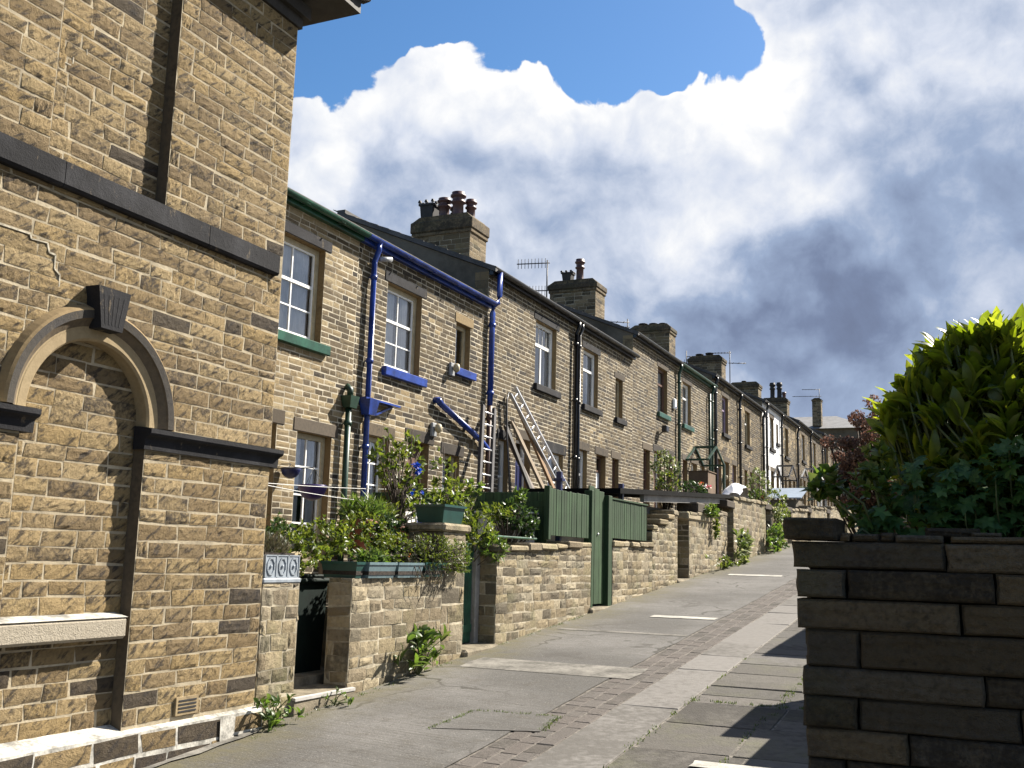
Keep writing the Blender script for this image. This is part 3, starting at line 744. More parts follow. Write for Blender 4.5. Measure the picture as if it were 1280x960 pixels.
for i in range(4): m.box(XA+.018, XA+.026, 6.235, 6.425, -1.195+.026*i, -1.183+.026*i, M['room'])
m.build('air_vent', LB)
m = MB()                                             # eaves: bed mould, modillion blocks, boarded soffit and gutter
E0 = 7.15
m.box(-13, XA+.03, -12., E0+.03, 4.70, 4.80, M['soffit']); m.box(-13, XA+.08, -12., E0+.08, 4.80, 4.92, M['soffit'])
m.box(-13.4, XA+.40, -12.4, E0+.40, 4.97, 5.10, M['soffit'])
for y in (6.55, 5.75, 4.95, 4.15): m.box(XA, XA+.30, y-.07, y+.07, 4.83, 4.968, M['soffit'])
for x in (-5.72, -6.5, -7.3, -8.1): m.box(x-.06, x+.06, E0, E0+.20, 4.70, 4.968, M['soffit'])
m.build('cornice', LB)
m = MB()
m.prism([(XA+.38, 5.10), (XA+.46, 5.11), (XA+.50, 5.17), (XA+.46, 5.20), (XA+.30, 5.20)], 'y', -12.4, E0+.46, M['iron'])
m.prism([(E0+.38, 5.10), (E0+.46, 5.11), (E0+.50, 5.17), (E0+.46, 5.20), (E0+.30, 5.20)], 'x', -13.4, XA+.46, M['iron'])
m.build('gutter', LB)
m = MB(); ax, bx, ay, by = -13.4, XA+.42, -12.4, E0+.42
m.add([(ax, ay, 5.2), (bx, ay, 5.2), (bx, by, 5.2), (ax, by, 5.2), (-9.4, -8, 7.), (-9.4, 3.4, 7.)], [(0, 1, 4), (1, 2, 5, 4), (2, 3, 5), (3, 0, 4, 5), (3, 2, 1, 0)], M['slate'])
m.build('roof', LB)
# ------------------------------------------------------------------ the stepped terrace
from mathutils import noise as mnoise
XR, XB = -12.3, -15.85           # ridge and back wall
PITCH = 1.48/3.55
def window(parent, ya, yb, za, zb, style, sill='lintel', lint='lintel', frame='white', depth=.13, curtain=.0, sillmat=None, head=.2, ext=.10, name='window', detail=True):
    x = XT-depth
    m = MB(); fm = M[frame]; w = .055
    def bar(a, b, c, d, t=.05, off=0., mt=None): m.box(x-.03+off, x+t-.03+off, a, b, c, d, mt or fm, (.2, .2, .5))
    inner = M['white'] if frame == 'cream' else fm
    bar(ya+.003, ya+w+.02, za+.003, zb-.003); bar(yb-w-.02, yb-.003, za+.003, zb-.003)
    bar(ya+w+.02, yb-w-.02, zb-w-.02, zb-.003); bar(ya+w+.02, yb-w-.02, za+.003, za+w)
    A, B, C, Dd = ya+w+.02, yb-w-.02, za+w, zb-w-.02
    ym = (A+B)/2; H = Dd-C
    def ib(a, b, c, d, o=-.006): bar(a, b, c, d, .034, o, inner)
    if style == 'sash':              # two panes over four
        zm = C+H*.60
        ib(A, A+.03, C, Dd); ib(B-.03, B, C, Dd); ib(A+.03, B-.03, zm-.025, zm+.02, .004); ib(A+.03, B-.03, C, C+.035, .002); ib(A+.03, B-.03, Dd-.03, Dd, .002)
        ib(ym-.012, ym+.012, zm+.02, Dd-.03, -.008); ib(ym-.012, ym+.012, C+.035, zm-.025, -.008); z2 = C+(zm-C)*.52; ib(A+.03, ym-.012, z2-.011, z2+.011, -.008); ib(ym+.012, B-.03, z2-.011, z2+.011, -.008)
    elif style == 'tall':            # tall glazed door-like window with three rows
        ib(ym-.013, ym+.013, C, Dd)
        for k in (.25, .5, .75): ib(A, ym-.013, C+H*k-.012, C+H*k+.012); ib(ym+.013, B, C+H*k-.012, C+H*k+.012)
        ib(A, A+.03, C, Dd, -.01); ib(B-.03, B, C, Dd, -.01)
    elif style == 'upvc':            # leaded fanlight over two lights
        zf = C+H*.68
        ib(A, B, zf-.04, zf+.03, .004); ib(ym-.03, ym+.03, C, zf-.04)
        if detail:
            for k in (1, 2, 3, 4): yk = A+(B-A)*k/5; ib(yk-.004, yk+.004, zf+.03, Dd, -.012)
    elif style == 'fan': zf = C+H*.68; ib(A, B, zf-.03, zf+.03, .004)
    elif style == 'half': zf = C+H*.5; ib(A, B, zf-.02, zf+.02, .004)
    fo = m.build(name, parent)
    p = MB(); p.add([(x-.017, A-.01, C-.01), (x-.017, B+.01, C-.01), (x-.017, B+.01, Dd+.01), (x-.017, A-.01, Dd+.01)], [(0, 1, 2, 3)], M['glass']); p.build('pane', fo)
    if curtain:
        q = MB(); n = 26; vs = []
        spans = [(A, A+(B-A)*curtain), (B-(B-A)*curtain*.7, B)] if curtain < .6 else [(A, B)]
        for a, b in spans:
            vs = []
            for i in range(n+1):
                t = i/n; o = x-.075+.014*math.sin(t*(b-a)*75)+.006*math.sin(t*31)
                vs += [(o, a+(b-a)*t, C), (o, a+(b-a)*t, Dd)]
            q.add(vs, [(2*i, 2*i+2, 2*i+3, 2*i+1) for i in range(n)], M['curtain'])
        q.build('curtain', fo)
    r = MB(); r.box(x-.75, x-.70, ya-.3, yb+.3, za-.3, zb+.3, M['room']); r.build('blind', fo) if False else None
    if sill:
        q = MB(); q.box(x-.02, XT+.085, ya-.07, yb+.16, za-.15, za-.002, M[sillmat or sill], bev=.012); q.build('sill', fo)
    if lint:
        q = MB(); q.box(XT-.12, XT+.014, ya-ext, yb+ext+.05, zb+.002, zb+head, M[lint], bev=.008); q.build('lintel', fo)
    return fo
def door(parent, ya, yb, za, zb, mat, lint='lintel', glazed=False, fan=True, head=.2, framemat='white', depth=.16):
    x = XT-depth; zf = zb-.38 if fan else zb-.06
    m = MB(); m.box(x-.04, x, ya+.06, yb-.06, za, zf-.03, M[mat], (.2, .2, .5), .004)
    if glazed: m.box(x, x+.012, ya+.16, yb-.16, za+1.05, zf-.12, M['room']); m.box(x, x+.012, ya+.16, yb-.16, za+.15, za+.85, M[mat], bev=.008)
    else:
        for c, d in ((.15, .75), (.95, zf-za-.15)):
            for a, b in ((ya+.14, (ya+yb)/2-.04), ((ya+yb)/2+.04, yb-.14)): m.box(x, x+.01, a, b, za+c, za+d, M[mat], bev=.006)
    o = m.build('door', parent)
    f = MB()
    for a, b, c, d in ((ya+.003, ya+.058, za, zb-.003), (yb-.058, yb-.003, za, zb-.003), (ya+.058, yb-.058, zb-.06, zb-.003)) + (((ya+.058, yb-.058, zf-.028, zf+.02),) if fan else ()):
        f.box(x-.05, x+.02, a, b, c, d, M[framemat], (.2, .2, .5))
    f.build('frame', o)
    if fan:
        p = MB(); p.add([(x-.02, ya+.05, zf+.01), (x-.02, yb-.05, zf+.01), (x-.02, yb-.05, zb-.05), (x-.02, ya+.05, zb-.05)], [(0, 1, 2, 3)], M['glass']); p.build('pane', o)
    h = MB(); h.tube([(x+.0, yb-.12, za+1.0), (x+.05, yb-.12, za+1.0), (x+.05, yb-.20, za+1.0)], .011, M['alum'], 6); h.build('handle', o)
    q = MB(); q.box(XT-.12, XT+.014, ya-.12, yb+.16, zb+.002, zb+head, M[lint], bev=.008); q.build('lintel', o)
    q = MB(); q.box(x-.02, XT+.22, ya-.05, yb+.05, za-.16, za-.002, M['concrete_step'], bev=.012); q.build('threshold', o)
    return o
def pipe(parent, y, z1, z0, mat, r=.042, bend=None, x=XT+.085, brackets=True, bm=None):
    m = MB(); pts = []
    if bend: pts += bend
    pts += [(x, y, z1), (x, y, z0)]
    m.tube(pts, r, M[mat], 10)
    z = z1-.25
    while brackets and z > z0+.2:
        m.tube([(x, y, z-.035), (x, y, z+.035)], r*1.28, M[bm or mat], 10); m.box(XT+.002, x, y-.012, y+.012, z-.012, z+.012, M[bm or mat]); z -= 1.35
    return m.build('downpipe', parent)
def gutter(parent, y0, y1, z, mat, r=.062):
    m = MB(); n = 10; x = XT+.16
    pr = [(x+r*math.cos(a), z+r*math.sin(a)*1.0) for a in np.linspace(math.pi, 2*math.pi, n)]
    pr += [(x+r*.86*math.cos(a), z+r*.86*math.sin(a)) for a in np.linspace(2*math.pi, math.pi, n)]
    m.prism(pr, 'y', y0+.004, y1-.004, M[mat])
    m.box(XT+.014, XT+.095, y0+.004, y1-.004, z-.11, z+.02, M[mat])
    for k in range(int((y1-y0)/.9)+1): m.box(x-.068, x+.068, y0+.3+k*.9, y0+.33+k*.9, z-.068, z-.06, M[mat]) if y0+.33+k*.9 < y1 else None
    return m.build('gutter', parent)
def crown_pot(parent, x, y, z, h, mat, r=.13, square=False, spikes=True):
    m = MB()
    if square:
        m.frustum(x-r, x+r, y-r, y+r, z, z+h*.7, .03, M[mat]); m.box(x-r*1.15, x+r*1.15, y-r*1.15, y+r*1.15, z+h*.7, z+h*.8, M[mat])
    else:
        m.lathe((x, y, z), [(r*1.1, 0), (r*.9, h*.1), (r*.86, h*.5), (r*1.15, h*.53), (r*1.15, h*.58), (r*.9, h*.6), (r*.95, h*.72), (r*1.25, h*.75), (r*1.25, h*.8), (r*1.0, h*.82), (r*1.05, h*.9)], M[mat], 18)
    if spikes and square:
        for k in range(8):
            a = k*math.pi/4
            px, py = (x+r*1.0*math.cos(a), y+r*1.0*math.sin(a))
            if square: px, py = x+max(-r, min(r, 1.5*r*math.cos(a))), y+max(-r, min(r, 1.5*r*math.sin(a)))
            m.frustum(px-.035, px+.035, py-.035, py+.035, z+h, z+h*.8 if square else z+h*.86, .028 , M[mat]) if False else m.prism([(px-.045, z+h*.85), (px+.045, z+h*.85), (px+.02, z+h*.97), (px-.02, z+h*.97)], 'y', py-.035, py+.035, M[mat])
    return m.build('chimney_pot', parent)
def chimney(parent, y, zt, ridge, pots, w=.93, capmoss=True, x0=-13.15, x1=-11.5, cap=.45, near=True):
    m = MB(); zb = ridge-.75
    nu, nv = (4, 3) if near else (2, 2)
    kw = dict(course=(.10, .14), length=(.22, .5), joint=.012, nu=nu, nv=nv, prot=(.004, .012), mat=M['stone_chim'])
    for fr, u0, u1 in ((NEARFACE(y), x0, x1), (FACADE(x1), y, y+w), (FARFACE(y+w), -x1, -x0), (Frame((x0, 0, 0), (0, -1, 0), (-1, 0, 0)), -(y+w), -y)):
        mortar(m, fr, u0, u1, zb, zt-cap, [], M['mortar_wall'])
        stonework(m, fr, u0, u1, zb, zt-cap, **kw)
    o = m.build('chimney', parent)
    c = MB(); p = .07
    c.box(x0-p*.6, x1+p*.6, y-p*.6, y+w+p*.6, zt-cap, zt-cap+.10, M['stone_chim'], (.6, .5, .4), .02)
    c.box(x0-p, x1+p, y-p, y+w+p, zt-cap+.10, zt-.12, M['stone_chim'], (.7, .7, .4), .03)
    c.frustum(x0+.02, x1-.02, y+.02, y+w-.02, zt, zt-.13, -.0, M['stone_chim']) if False else c.prism([(x0-p+.04, zt-.122), (x1+p-.04, zt-.122), (x1-.10, zt), (x0+.18, zt)], 'y', y-p+.04, y+w+p-.04, M['stone_chim'], (.6, .6, .4))
    c.build('chimney_cap', o)
    for a in pots: crown_pot(o, *a)
    return o
def facade(y0, y1, z0, z1, holes, dense, pal, mort, corner0=False, joint=.0165):
    m = MB(); fr = FACADE(XT)
    op = [h for h in holes if not (len(h) > 4)]
    mortar(m, fr, y0, y1, z0, z1, op, M[mort], 0., .16, M['jamb'])
    nu, nv = ((4, 3), (3, 2), (2, 2))[dense]
    stonework(m, fr, y0, y1, z0, z1, course=(.079, .093), length=(.16, .36), joint=joint, nu=nu, nv=nv, prot=(.002, .007) if dense < 2 else (.007, .014), rough=.0012, holes=[h[:4] for h in holes], pal=pal, rnd=.012, jit=.004)
    return m
LOW = None
def house(label, y0, y1, eave, ops, gut, pal, mort='mortar_terr', dense=0, gable=None, last=False, floor=None, roofmat='slate'):
    """ops: (kind, ya, yb, za, zb, options)"""
    floor = floor if floor is not None else eave-5.1
    h = thing('terraced_house', label, 'house', ((XT+XB)/2, (y0+y1)/2, floor), 'stone terraced houses stepping up the lane')
    holes = []
    for k, ya, yb, za, zb, o in ops:
        holes.append((ya, yb, za, zb))
        hd = o.get('head', .2)
        if o.get('lint', 'lintel'): holes.append((ya-o.get('ext', .10) if k == 'w' else ya-.12, yb+(o.get('ext', .10)+.05 if k == 'w' else .16), zb, zb+hd, 1))
        if k == 'w' and o.get('sill', 'lintel'): holes.append((ya-.07, yb+.16, za-.15, za, 1))
    m = facade(y0, y1, floor-.5, eave-.02, holes, dense, pal, mort, joint=(.0165, .014, .011)[dense])
    # gable, back and far wall
    rz = eave+1.48
    if gable is not None:
        m.add([(XT, y0, floor-.5), (XT, y0, eave), (XR, y0, rz), (XB, y0, eave), (XB, y0, floor-.5)], [(0, 1, 2, 3, 4)], M['render'])
        stonework(m, NEARFACE(y0), XT-.30, XT, gable, eave-.03, course=(.16, .2), length=(.31, .32), nu=3, nv=3, mat=M['stone_pale'], prot=(.004, .01))
    if last: m.add([(XT, y1, floor-.5), (XT, y1, eave), (XR, y1, rz), (XB, y1, eave), (XB, y1, floor-.5)], [(4, 3, 2, 1, 0)], M['render'])
    m.add([(XB, y0, floor-.5), (XB, y1, floor-.5), (XB, y1, eave), (XB, y0, eave)], [(3, 2, 1, 0)], M['render'])
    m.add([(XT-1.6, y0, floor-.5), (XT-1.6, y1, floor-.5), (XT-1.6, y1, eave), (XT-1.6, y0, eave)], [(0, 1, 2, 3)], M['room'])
    m.build('wall', h)
    r = MB(); t = .10; ov = .17
    ye = y0-(.05 if gable is not None else 0)
    pr = [(XT+ov, eave-PITCH*ov+.01), (XT+ov, eave-PITCH*ov+t), (XR, rz+t), (XB-ov, eave-PITCH*ov+t), (XB-ov, eave-PITCH*ov+.01), (XR, rz+.01)]
    r.prism(pr, 'y', ye+.002, y1-.002, M[roofmat])
    z = .0
    for k in range(14):                                      # raised slate courses
        x = XT+ov-k*.28; zz = eave-PITCH*ov+t+PITCH*k*.28
        r.prism([(x+.012, zz-.004), (x+.012, zz+.013), (x-.29, zz+PITCH*.29+.006), (x-.29, zz+PITCH*.29-.006)], 'y', ye+.004, y1-.004, M[roofmat])
    r.box(XR-.10, XR+.10, ye+.006, y1-.006, rz+.08, rz+.16, M[roofmat])
    r.build('roof', h)
    for k, ya, yb, za, zb, o in ops:
        if k == 'w': window(h, ya, yb, za, zb, o.get('style', 'half'), o.get('sill', 'lintel'), o.get('lint', 'lintel'), o.get('frame', 'white'), curtain=o.get('curtain', 0), sillmat=o.get('sillmat'), head=o.get('head', .2), ext=o.get('ext', .10), detail=dense < 1)
        else: door(h, ya, yb, za, zb, o.get('mat', 'brown'), glazed=o.get('glazed', False), fan=o.get('fan', True), head=o.get('head', .2), framemat=o.get('frame', 'white'))
    if gut: gutter(h, y0, y1, eave+.005, gut)
    return h
def palfn(pale, seed, spots=()):
    a, b = M['stone_terr'], M['stone_pale']
    def f(u, v):
        n = mnoise.noise(Vector((u*.55+seed, v*.7, seed*3.1)))+.35*mnoise.noise(Vector((u*3.1, v*3.3+seed, 1.7)))+random.uniform(-.28, .28)
        for (ua, ub, va, vb, w) in spots:
            if ua < u < ub and va < v < vb: n += w
        return b if n < pale else a
    return f
EV = dict(AB=4.93, CD=5.63, EF=6.28, GH=6.70, IJ=7.15, KL=7.45, MN=7.9)
HB = [8.6+.0, 13.27, 17.93, 22.6, 27.26, 31.93, 36.6, 41.26, 45.93, 50.6, 55.26, 59.9, 64.6, 69.3, 73.6]
e = EV['AB']
A = house('end terraced house with green gutter, green sill and a net-curtained sash window', HB[0], HB[1], e, [
    ('w', 11.18, 12.38, 3.0, 4.42, dict(style='sash', frame='cream', sillmat='green', sill='green', lint='soot_stone', curtain=.95, head=.17)),
    ('w', 11.95, 12.80, -.05, 1.68, dict(style='tall', frame='cream', sill=None, curtain=.45, head=.19)),
    ('d', 10.62, 11.48, -.2, 1.72, dict(mat='grey_pvc', fan=True, frame='white'))], 'green', palfn(-.08, 3., ((8, 12.2, -1, 3, -.5), (11, 13.3, 1.9, 3.1, -.3))), floor=-.2)
B = house('terraced house with bright blue gutter, blue sills and blue drainpipes', HB[1], HB[2], e, [
    ('w', 14.17, 15.32, 3.0, 4.42, dict(style='sash', frame='cream', sillmat='blue', sill='blue', lint='soot_stone', curtain=.5, head=.17)),
    ('w', 16.62, 17.22, 3.43, 4.28, dict(style='plain', frame='cream', sillmat='blue', sill='blue', lint='jamb', head=.18, ext=.05)),
    ('w', 13.72, 14.45, .35, 1.84, dict(style='tall', frame='cream', curtain=.4, sillmat='blue', sill='blue')),
    ('d', 15.05, 15.78, -.2, 1.90, dict(mat='brown', fan=False, frame='brown')),
    ('w', 16.30, 16.95, .55, 1.80, dict(style='half', frame='cream', sillmat='blue', sill='blue'))], 'blue', palfn(-.62, 9., ((13.2, 15.6, 1.9, 2.9, -.3),)), floor=-.2)
e = EV['CD']
Cc = house('terraced house with black gutter, leaded white window and ladders against its wall', HB[2], HB[3], e, [
    ('w', 20.35, 21.58, 3.74, 5.16, dict(style='upvc', frame='white', lint='soot_stone', sillmat='soot_stone', sill='soot_stone', curtain=.25, head=.17)),
    ('w', 18.62, 19.10, .9, 2.33, dict(style='half', frame='white', lint='soot_stone', curtain=.2)),
    ('d', 19.45, 20.22, .4, 2.45, dict(mat='blue_dark', glazed=False, lint='soot_stone')),
    ('w', 21.20, 22.12, 1.1, 2.34, dict(style='half', frame='white', curtain=.4, lint='soot_stone', head=.24))], 'iron', palfn(-.85, 21., ((20.2, 21.9, 2.7, 3.55, -.35),)), gable=4.9, floor=.4)
chimney(Cc, 22.42, 8.6, e+1.48, [(-12.88, 22.75, 8.6, .55, 'pot_black', .19, True), (-12.43, 22.72, 8.58, .64, 'pot_red', .155), (-12.02, 22.70, 8.58, .76, 'pot_red', .165), (-11.80, 23.0, 8.58, .62, 'pot_red', .13), (-12.3, 23.15, 8.58, .52, 'pot_black', .14)], cap=.52)
Dd = house('terraced house with narrow black-silled window beside the broken gutter end', HB[3], HB[4], e, [
    ('w', 23.33, 24.42, 3.72, 5.12, dict(style='fan', frame='white', lint='soot_stone', sillmat='soot_stone', sill='soot_stone', curtain=.4, head=.17)),
    ('w', 25.78, 26.40, 3.72, 4.78, dict(style='plain', frame='cream', lint='lintel', sillmat='soot_stone', sill='soot_stone', head=.16)),
    ('w', 22.95, 23.70, .9, 2.60, dict(style='fan', frame='white')),
    ('d', 24.36, 25.08, .4, 2.60, dict(mat='white', frame='brown')),
    ('w', 25.58, 26.12, .9, 2.62, dict(style='half', frame='brown'))], 'iron', palfn(-.58, 5., ((23.2, 24.9, 2.7, 3.55, -.35),)), floor=.4)
e = EV['EF']
Ee = house('terraced house with one bright green sill and brown boarded window', HB[4], HB[5], e, [
    ('w', 29.72, 30.75, 4.42, 5.80, dict(style='fan', frame='brown', sillmat='green', sill='green', curtain=.5, head=.17)),
    ('w', 28.30, 28.95, 1.5, 3.15, dict(style='half', frame='brown')), ('d', 29.35, 30.15, 1.0, 3.20, dict(mat='brown')), ('w', 30.65, 31.35, 1.9, 3.20, dict(style='half', frame='brown'))], 'iron', palfn(-.65, 13.), gable=5.6, dense=1, floor=1.)
chimney(Ee, 31.73, 9.31, e+1.48, [(-12.58, 31.95, 9.31, .38, 'pot_black', .17, True), (-12.15, 31.95, 9.3, .85, 'pot_red', .14)], cap=.42)
Ff = house('terraced house with green gutter and green downpipes under gabled canopy', HB[5], HB[6], e, [
    ('w', 32.55, 33.60, 4.42, 5.80, dict(style='fan', frame='white', sillmat='green', sill='green', curtain=.4, head=.17)),
    ('w', 32.55, 33.15, 1.7, 3.25, dict(style='half', frame='brown')), ('d', 33.6, 34.4, 1.0, 3.25, dict(mat='brown')), ('w', 34.8, 35.45, 1.7, 3.25, dict(style='half', frame='white'))], 'green', palfn(-.55, 31.), dense=1, floor=1.)
FAR = [('stone terraced house with lilac window frame above a globe porch light', 6, 'GH', 'lilac'), ('stone terraced house just below the white painted one', 7, 'GH', 'cream'), ('white painted terraced house with black downpipes', 8, 'IJ', 'white'),
       ('stone terraced house next uphill from the white painted one', 9, 'IJ', 'cream'), ('stone terraced house with white gabled porch roof', 10, 'KL', 'white'), ('stone terraced house between the gabled porch and the last tall chimney', 11, 'KL', 'white'),
       ('stone terraced house whose chimney carries two tall thin pots', 12, 'MN', 'cream'), ('last stone terraced house at the top end of the row', 13, 'MN', 'white')]
HF = []
for k, (lab, i, ev, fc) in enumerate(FAR):
    y0, y1, e = HB[i], HB[i+1], EV[ev]; first = i % 2 == 0; fl = e-5.15
    wy = y0+1.55 if first else y0+.95
    if i == 8: wy = y0+1.7
    ops = [('w', wy, wy+1.0, e-1.9, e-.5, dict(style='fan', frame=fc, curtain=.35, sillmat='soot_stone', sill='soot_stone')),
           ('w', y0+.75, y0+1.35, fl+.9, fl+2.2, dict(style='half', frame=fc)), ('d', y0+1.85, y0+2.65, fl, fl+2.2, dict(mat=('brown', 'blue_dark', 'green_dark')[i % 3])), ('w', y0+3.2, y0+3.9, fl+.9, fl+2.2, dict(style='half', frame=fc))]
    if i == 8: ops.append(('w', y0+3.35, y0+3.85, e-1.5, e-.6, dict(style='plain', frame='white', sillmat='soot_stone', sill='soot_stone', lint=None)))
    pal = (lambda u, v: M['stone_white']) if i == 8 else palfn(-.32, 40.+7*i)
    prev = {6: EV['EF'], 8: EV['GH'], 10: EV['IJ'], 12: EV['KL']}.get(i)
    h = house(lab, y0, y1, e, ops, 'iron', pal, 'white' if i == 8 else 'mortar_terr', dense=2, gable=(prev-.3 if first else None), last=i == 13, floor=fl)
    HF.append(h)
    if first:
        y, zt = {6: (40.7, 9.72), 8: (50.06, 10.18), 10: (59.26, 10.36), 12: (68.88, 10.9)}[i]
        pots = {6: [(-12.75, 41.1, 9.72, .16, 'pot_black', .16, False, False), (-12.3, 41.1, 9.72, .14, 'pot_black', .15, False, False), (-11.9, 41.1, 9.72, .12, 'pot_black', .13, False, False)],
                8: [(-12.7, 50.5, 10.18, .18, 'pot_black', .17, False, False), (-12.2, 50.5, 10.18, .22, 'pot_black', .17, False, False)],
                10: [(-12.4, 59.7, 10.36, .15, 'pot_black', .12, False, False)],
                12: [(-12.5, 69.3, 10.9, 1.18, 'pot_black', .17, False, False), (-12.05, 69.3, 10.9, 1.18, 'pot_black', .17, False, False), (-11.75, 69.3, 10.9, .45, 'pot_red', .13, False, False)]}[i]
        chimney(h, y, zt, e+1.48, pots, near=False, cap=.4)
# downpipes: (house, y, top, foot, colour)
gx = XT+.16
sw = lambda y, z: [(gx, y, z-.06), (gx, y, z-.16), (XT+.085, y, z-.34)]
pipe(A, 13.08, 2.18, -.5, 'green_dark', .048)
m = MB(); m.frustum(XT+.01, XT+.20, 12.96, 13.20, 2.16, 2.34, .03, M['green_dark']); m.tube([(XT+.1, 13.08, 2.34), (XT+.1, 13.08, 2.44), (XT+.03, 13.08, 2.50)], .05, M['green_dark'], 8); m.build('hopper', A)
pipe(B, 13.60, 4.58, -.5, 'blue', .046, sw(13.60, 4.93))
m = MB(); m.frustum(XT+.01, XT+.22, 13.46, 13.74, 2.12, 2.36, .04, M['blue']); m.box(XT+.01, XT+.15, 13.46, 14.50, 2.36, 2.39, M['blue']); m.obox((XT+.05, 14.4, 2.36), (XT+.05, 13.9, 2.17), .03, .03, M['blue']); m.build('hopper', B)
pipe(Cc, 17.98, 4.75, 2.9, 'blue', .058, [(gx, 18.12, 5.60), (gx, 18.12, 5.12), (gx-.01, 18.08, 4.98), (XT+.10, 17.99, 4.9)])
pipe(Cc, 17.98, 2.9, -.3, 'brown', .055)
m = MB(); m.tube([(XT+.09, 15.92, 2.66), (XT+.09, 17.60, 2.19), (XT+.09, 17.93, 2.05)], .055, M['blue'], 10); m.tube([(XT+.0, 15.90, 2.70), (XT+.09, 15.90, 2.70), (XT+.09, 15.98, 2.645)], .06, M['blue'], 10); m.build('waste_pipe', B)
pipe(Cc, 22.62, 5.30, -.2, 'iron', .045, sw(22.62, 5.63)); pipe(Dd, 22.84, 5.28, -.2, 'iron', .038, sw(22.84, 5.63))
pipe(Ee, 32.05-.22, 5.9, .5, 'green_dark', .05, sw(31.83, 6.28)); pipe(Ff, 36.2, 5.9, .5, 'green_dark', .055, sw(36.2, 6.28)); pipe(HF[0], 36.75, 6.3, .5, 'iron', .06, sw(36.75, 6.7))
pipe(Ff, 35.9, 5.9, .5, 'green_dark', .04)
for hh, y, e in ((HF[0], 40.9, 6.7), (HF[1], 45.7, 6.7), (HF[2], 46.5, 7.15), (HF[2], 50.3, 7.15), (HF[3], 55.0, 7.15), (HF[4], 59.5, 7.45), (HF[5], 64.2, 7.45), (HF[6], 65.2, 7.9), (HF[6], 68.9, 7.9), (HF[7], 73.2, 7.9)):
    pipe(hh, y, e-.4, e-5.3, 'iron', .055, sw(y, e))
def canopy(h, y, z, w, hgt, mat, fill=None, out=.75):
    m = MB()
    for s in (-1, 1):
        for xx in (XT+.04, XT+out): m.obox((xx, y, z), (xx, y+s*w, z-hgt), .05, .06, M[mat], (1, 0, 0))
        m.obox((XT+.02, y+s*w*.95, z-hgt), (XT+out, y+s*w*.95, z-hgt), .06, .06, M[mat])
    m.obox((XT+.02, y, z), (XT+out, y, z), .06, .08, M[mat])
    m.obox((XT+out, y+w*.95, z-hgt), (XT+out, y+w*.95, z-hgt-2.2), .07, .07, M[mat])
    if fill: m.prism([(y-w*.85, z-hgt+.02), (y+w*.85, z-hgt+.02), (y, z-.03)], 'x', XT+out-.06, XT+out-.02, M[fill])
    m.build('canopy', h)
canopy(Ff, 34.0, 3.80, 1.15, .52, 'green_dark')
canopy(HF[2], 49.2, 4.55, 1.2, .6, 'iron')
canopy(HF[4], 57.6, 5.15, 1.3, .55, 'grey_pvc', 'white', .9)
m = MB(); m.box(XT+.85, XT+.92, 56.1, 56.17, 2.3, 4.7, M['white']); m.box(XT+.85, XT+.92, 57.2, 57.27, 2.3, 4.7, M['white']); m.box(XT+.85, XT+.92, 58.9, 58.97, 2.3, 4.7, M['white']); m.build('porch_post', HF[4])
# the cross building that closes the top of the lane
EB = thing('stone_house', 'stone house with low grey hipped roof closing the top of the lane', 'house', (-10.5, 82, 3.))
m = MB(); m.box(-15.2, -7.4, 78.6, 86, 0, 9.95, M['render']); m.build('wall', EB)
m = MB(); z0, z1 = 9.95, 11.25
m.add([(-15.6, 78.1, z0), (-7.0, 78.1, z0), (-7.0, 86.5, z0), (-15.6, 86.5, z0), (-13.4, 81.2, z1), (-9.9, 81.2, z1), (-9.9, 83.2, z1), (-13.4, 83.2, z1)], [(0, 1, 5, 4), (1, 2, 6, 5), (2, 3, 7, 6), (3, 0, 4, 7), (4, 5, 6, 7), (3, 2, 1, 0)], M['slate_pale']); m.build('roof', EB)
chimney(EB, 78.3, 12.25, 10.9, [], w=.7, x0=-11.25, x1=-10.62, near=False, cap=.25)
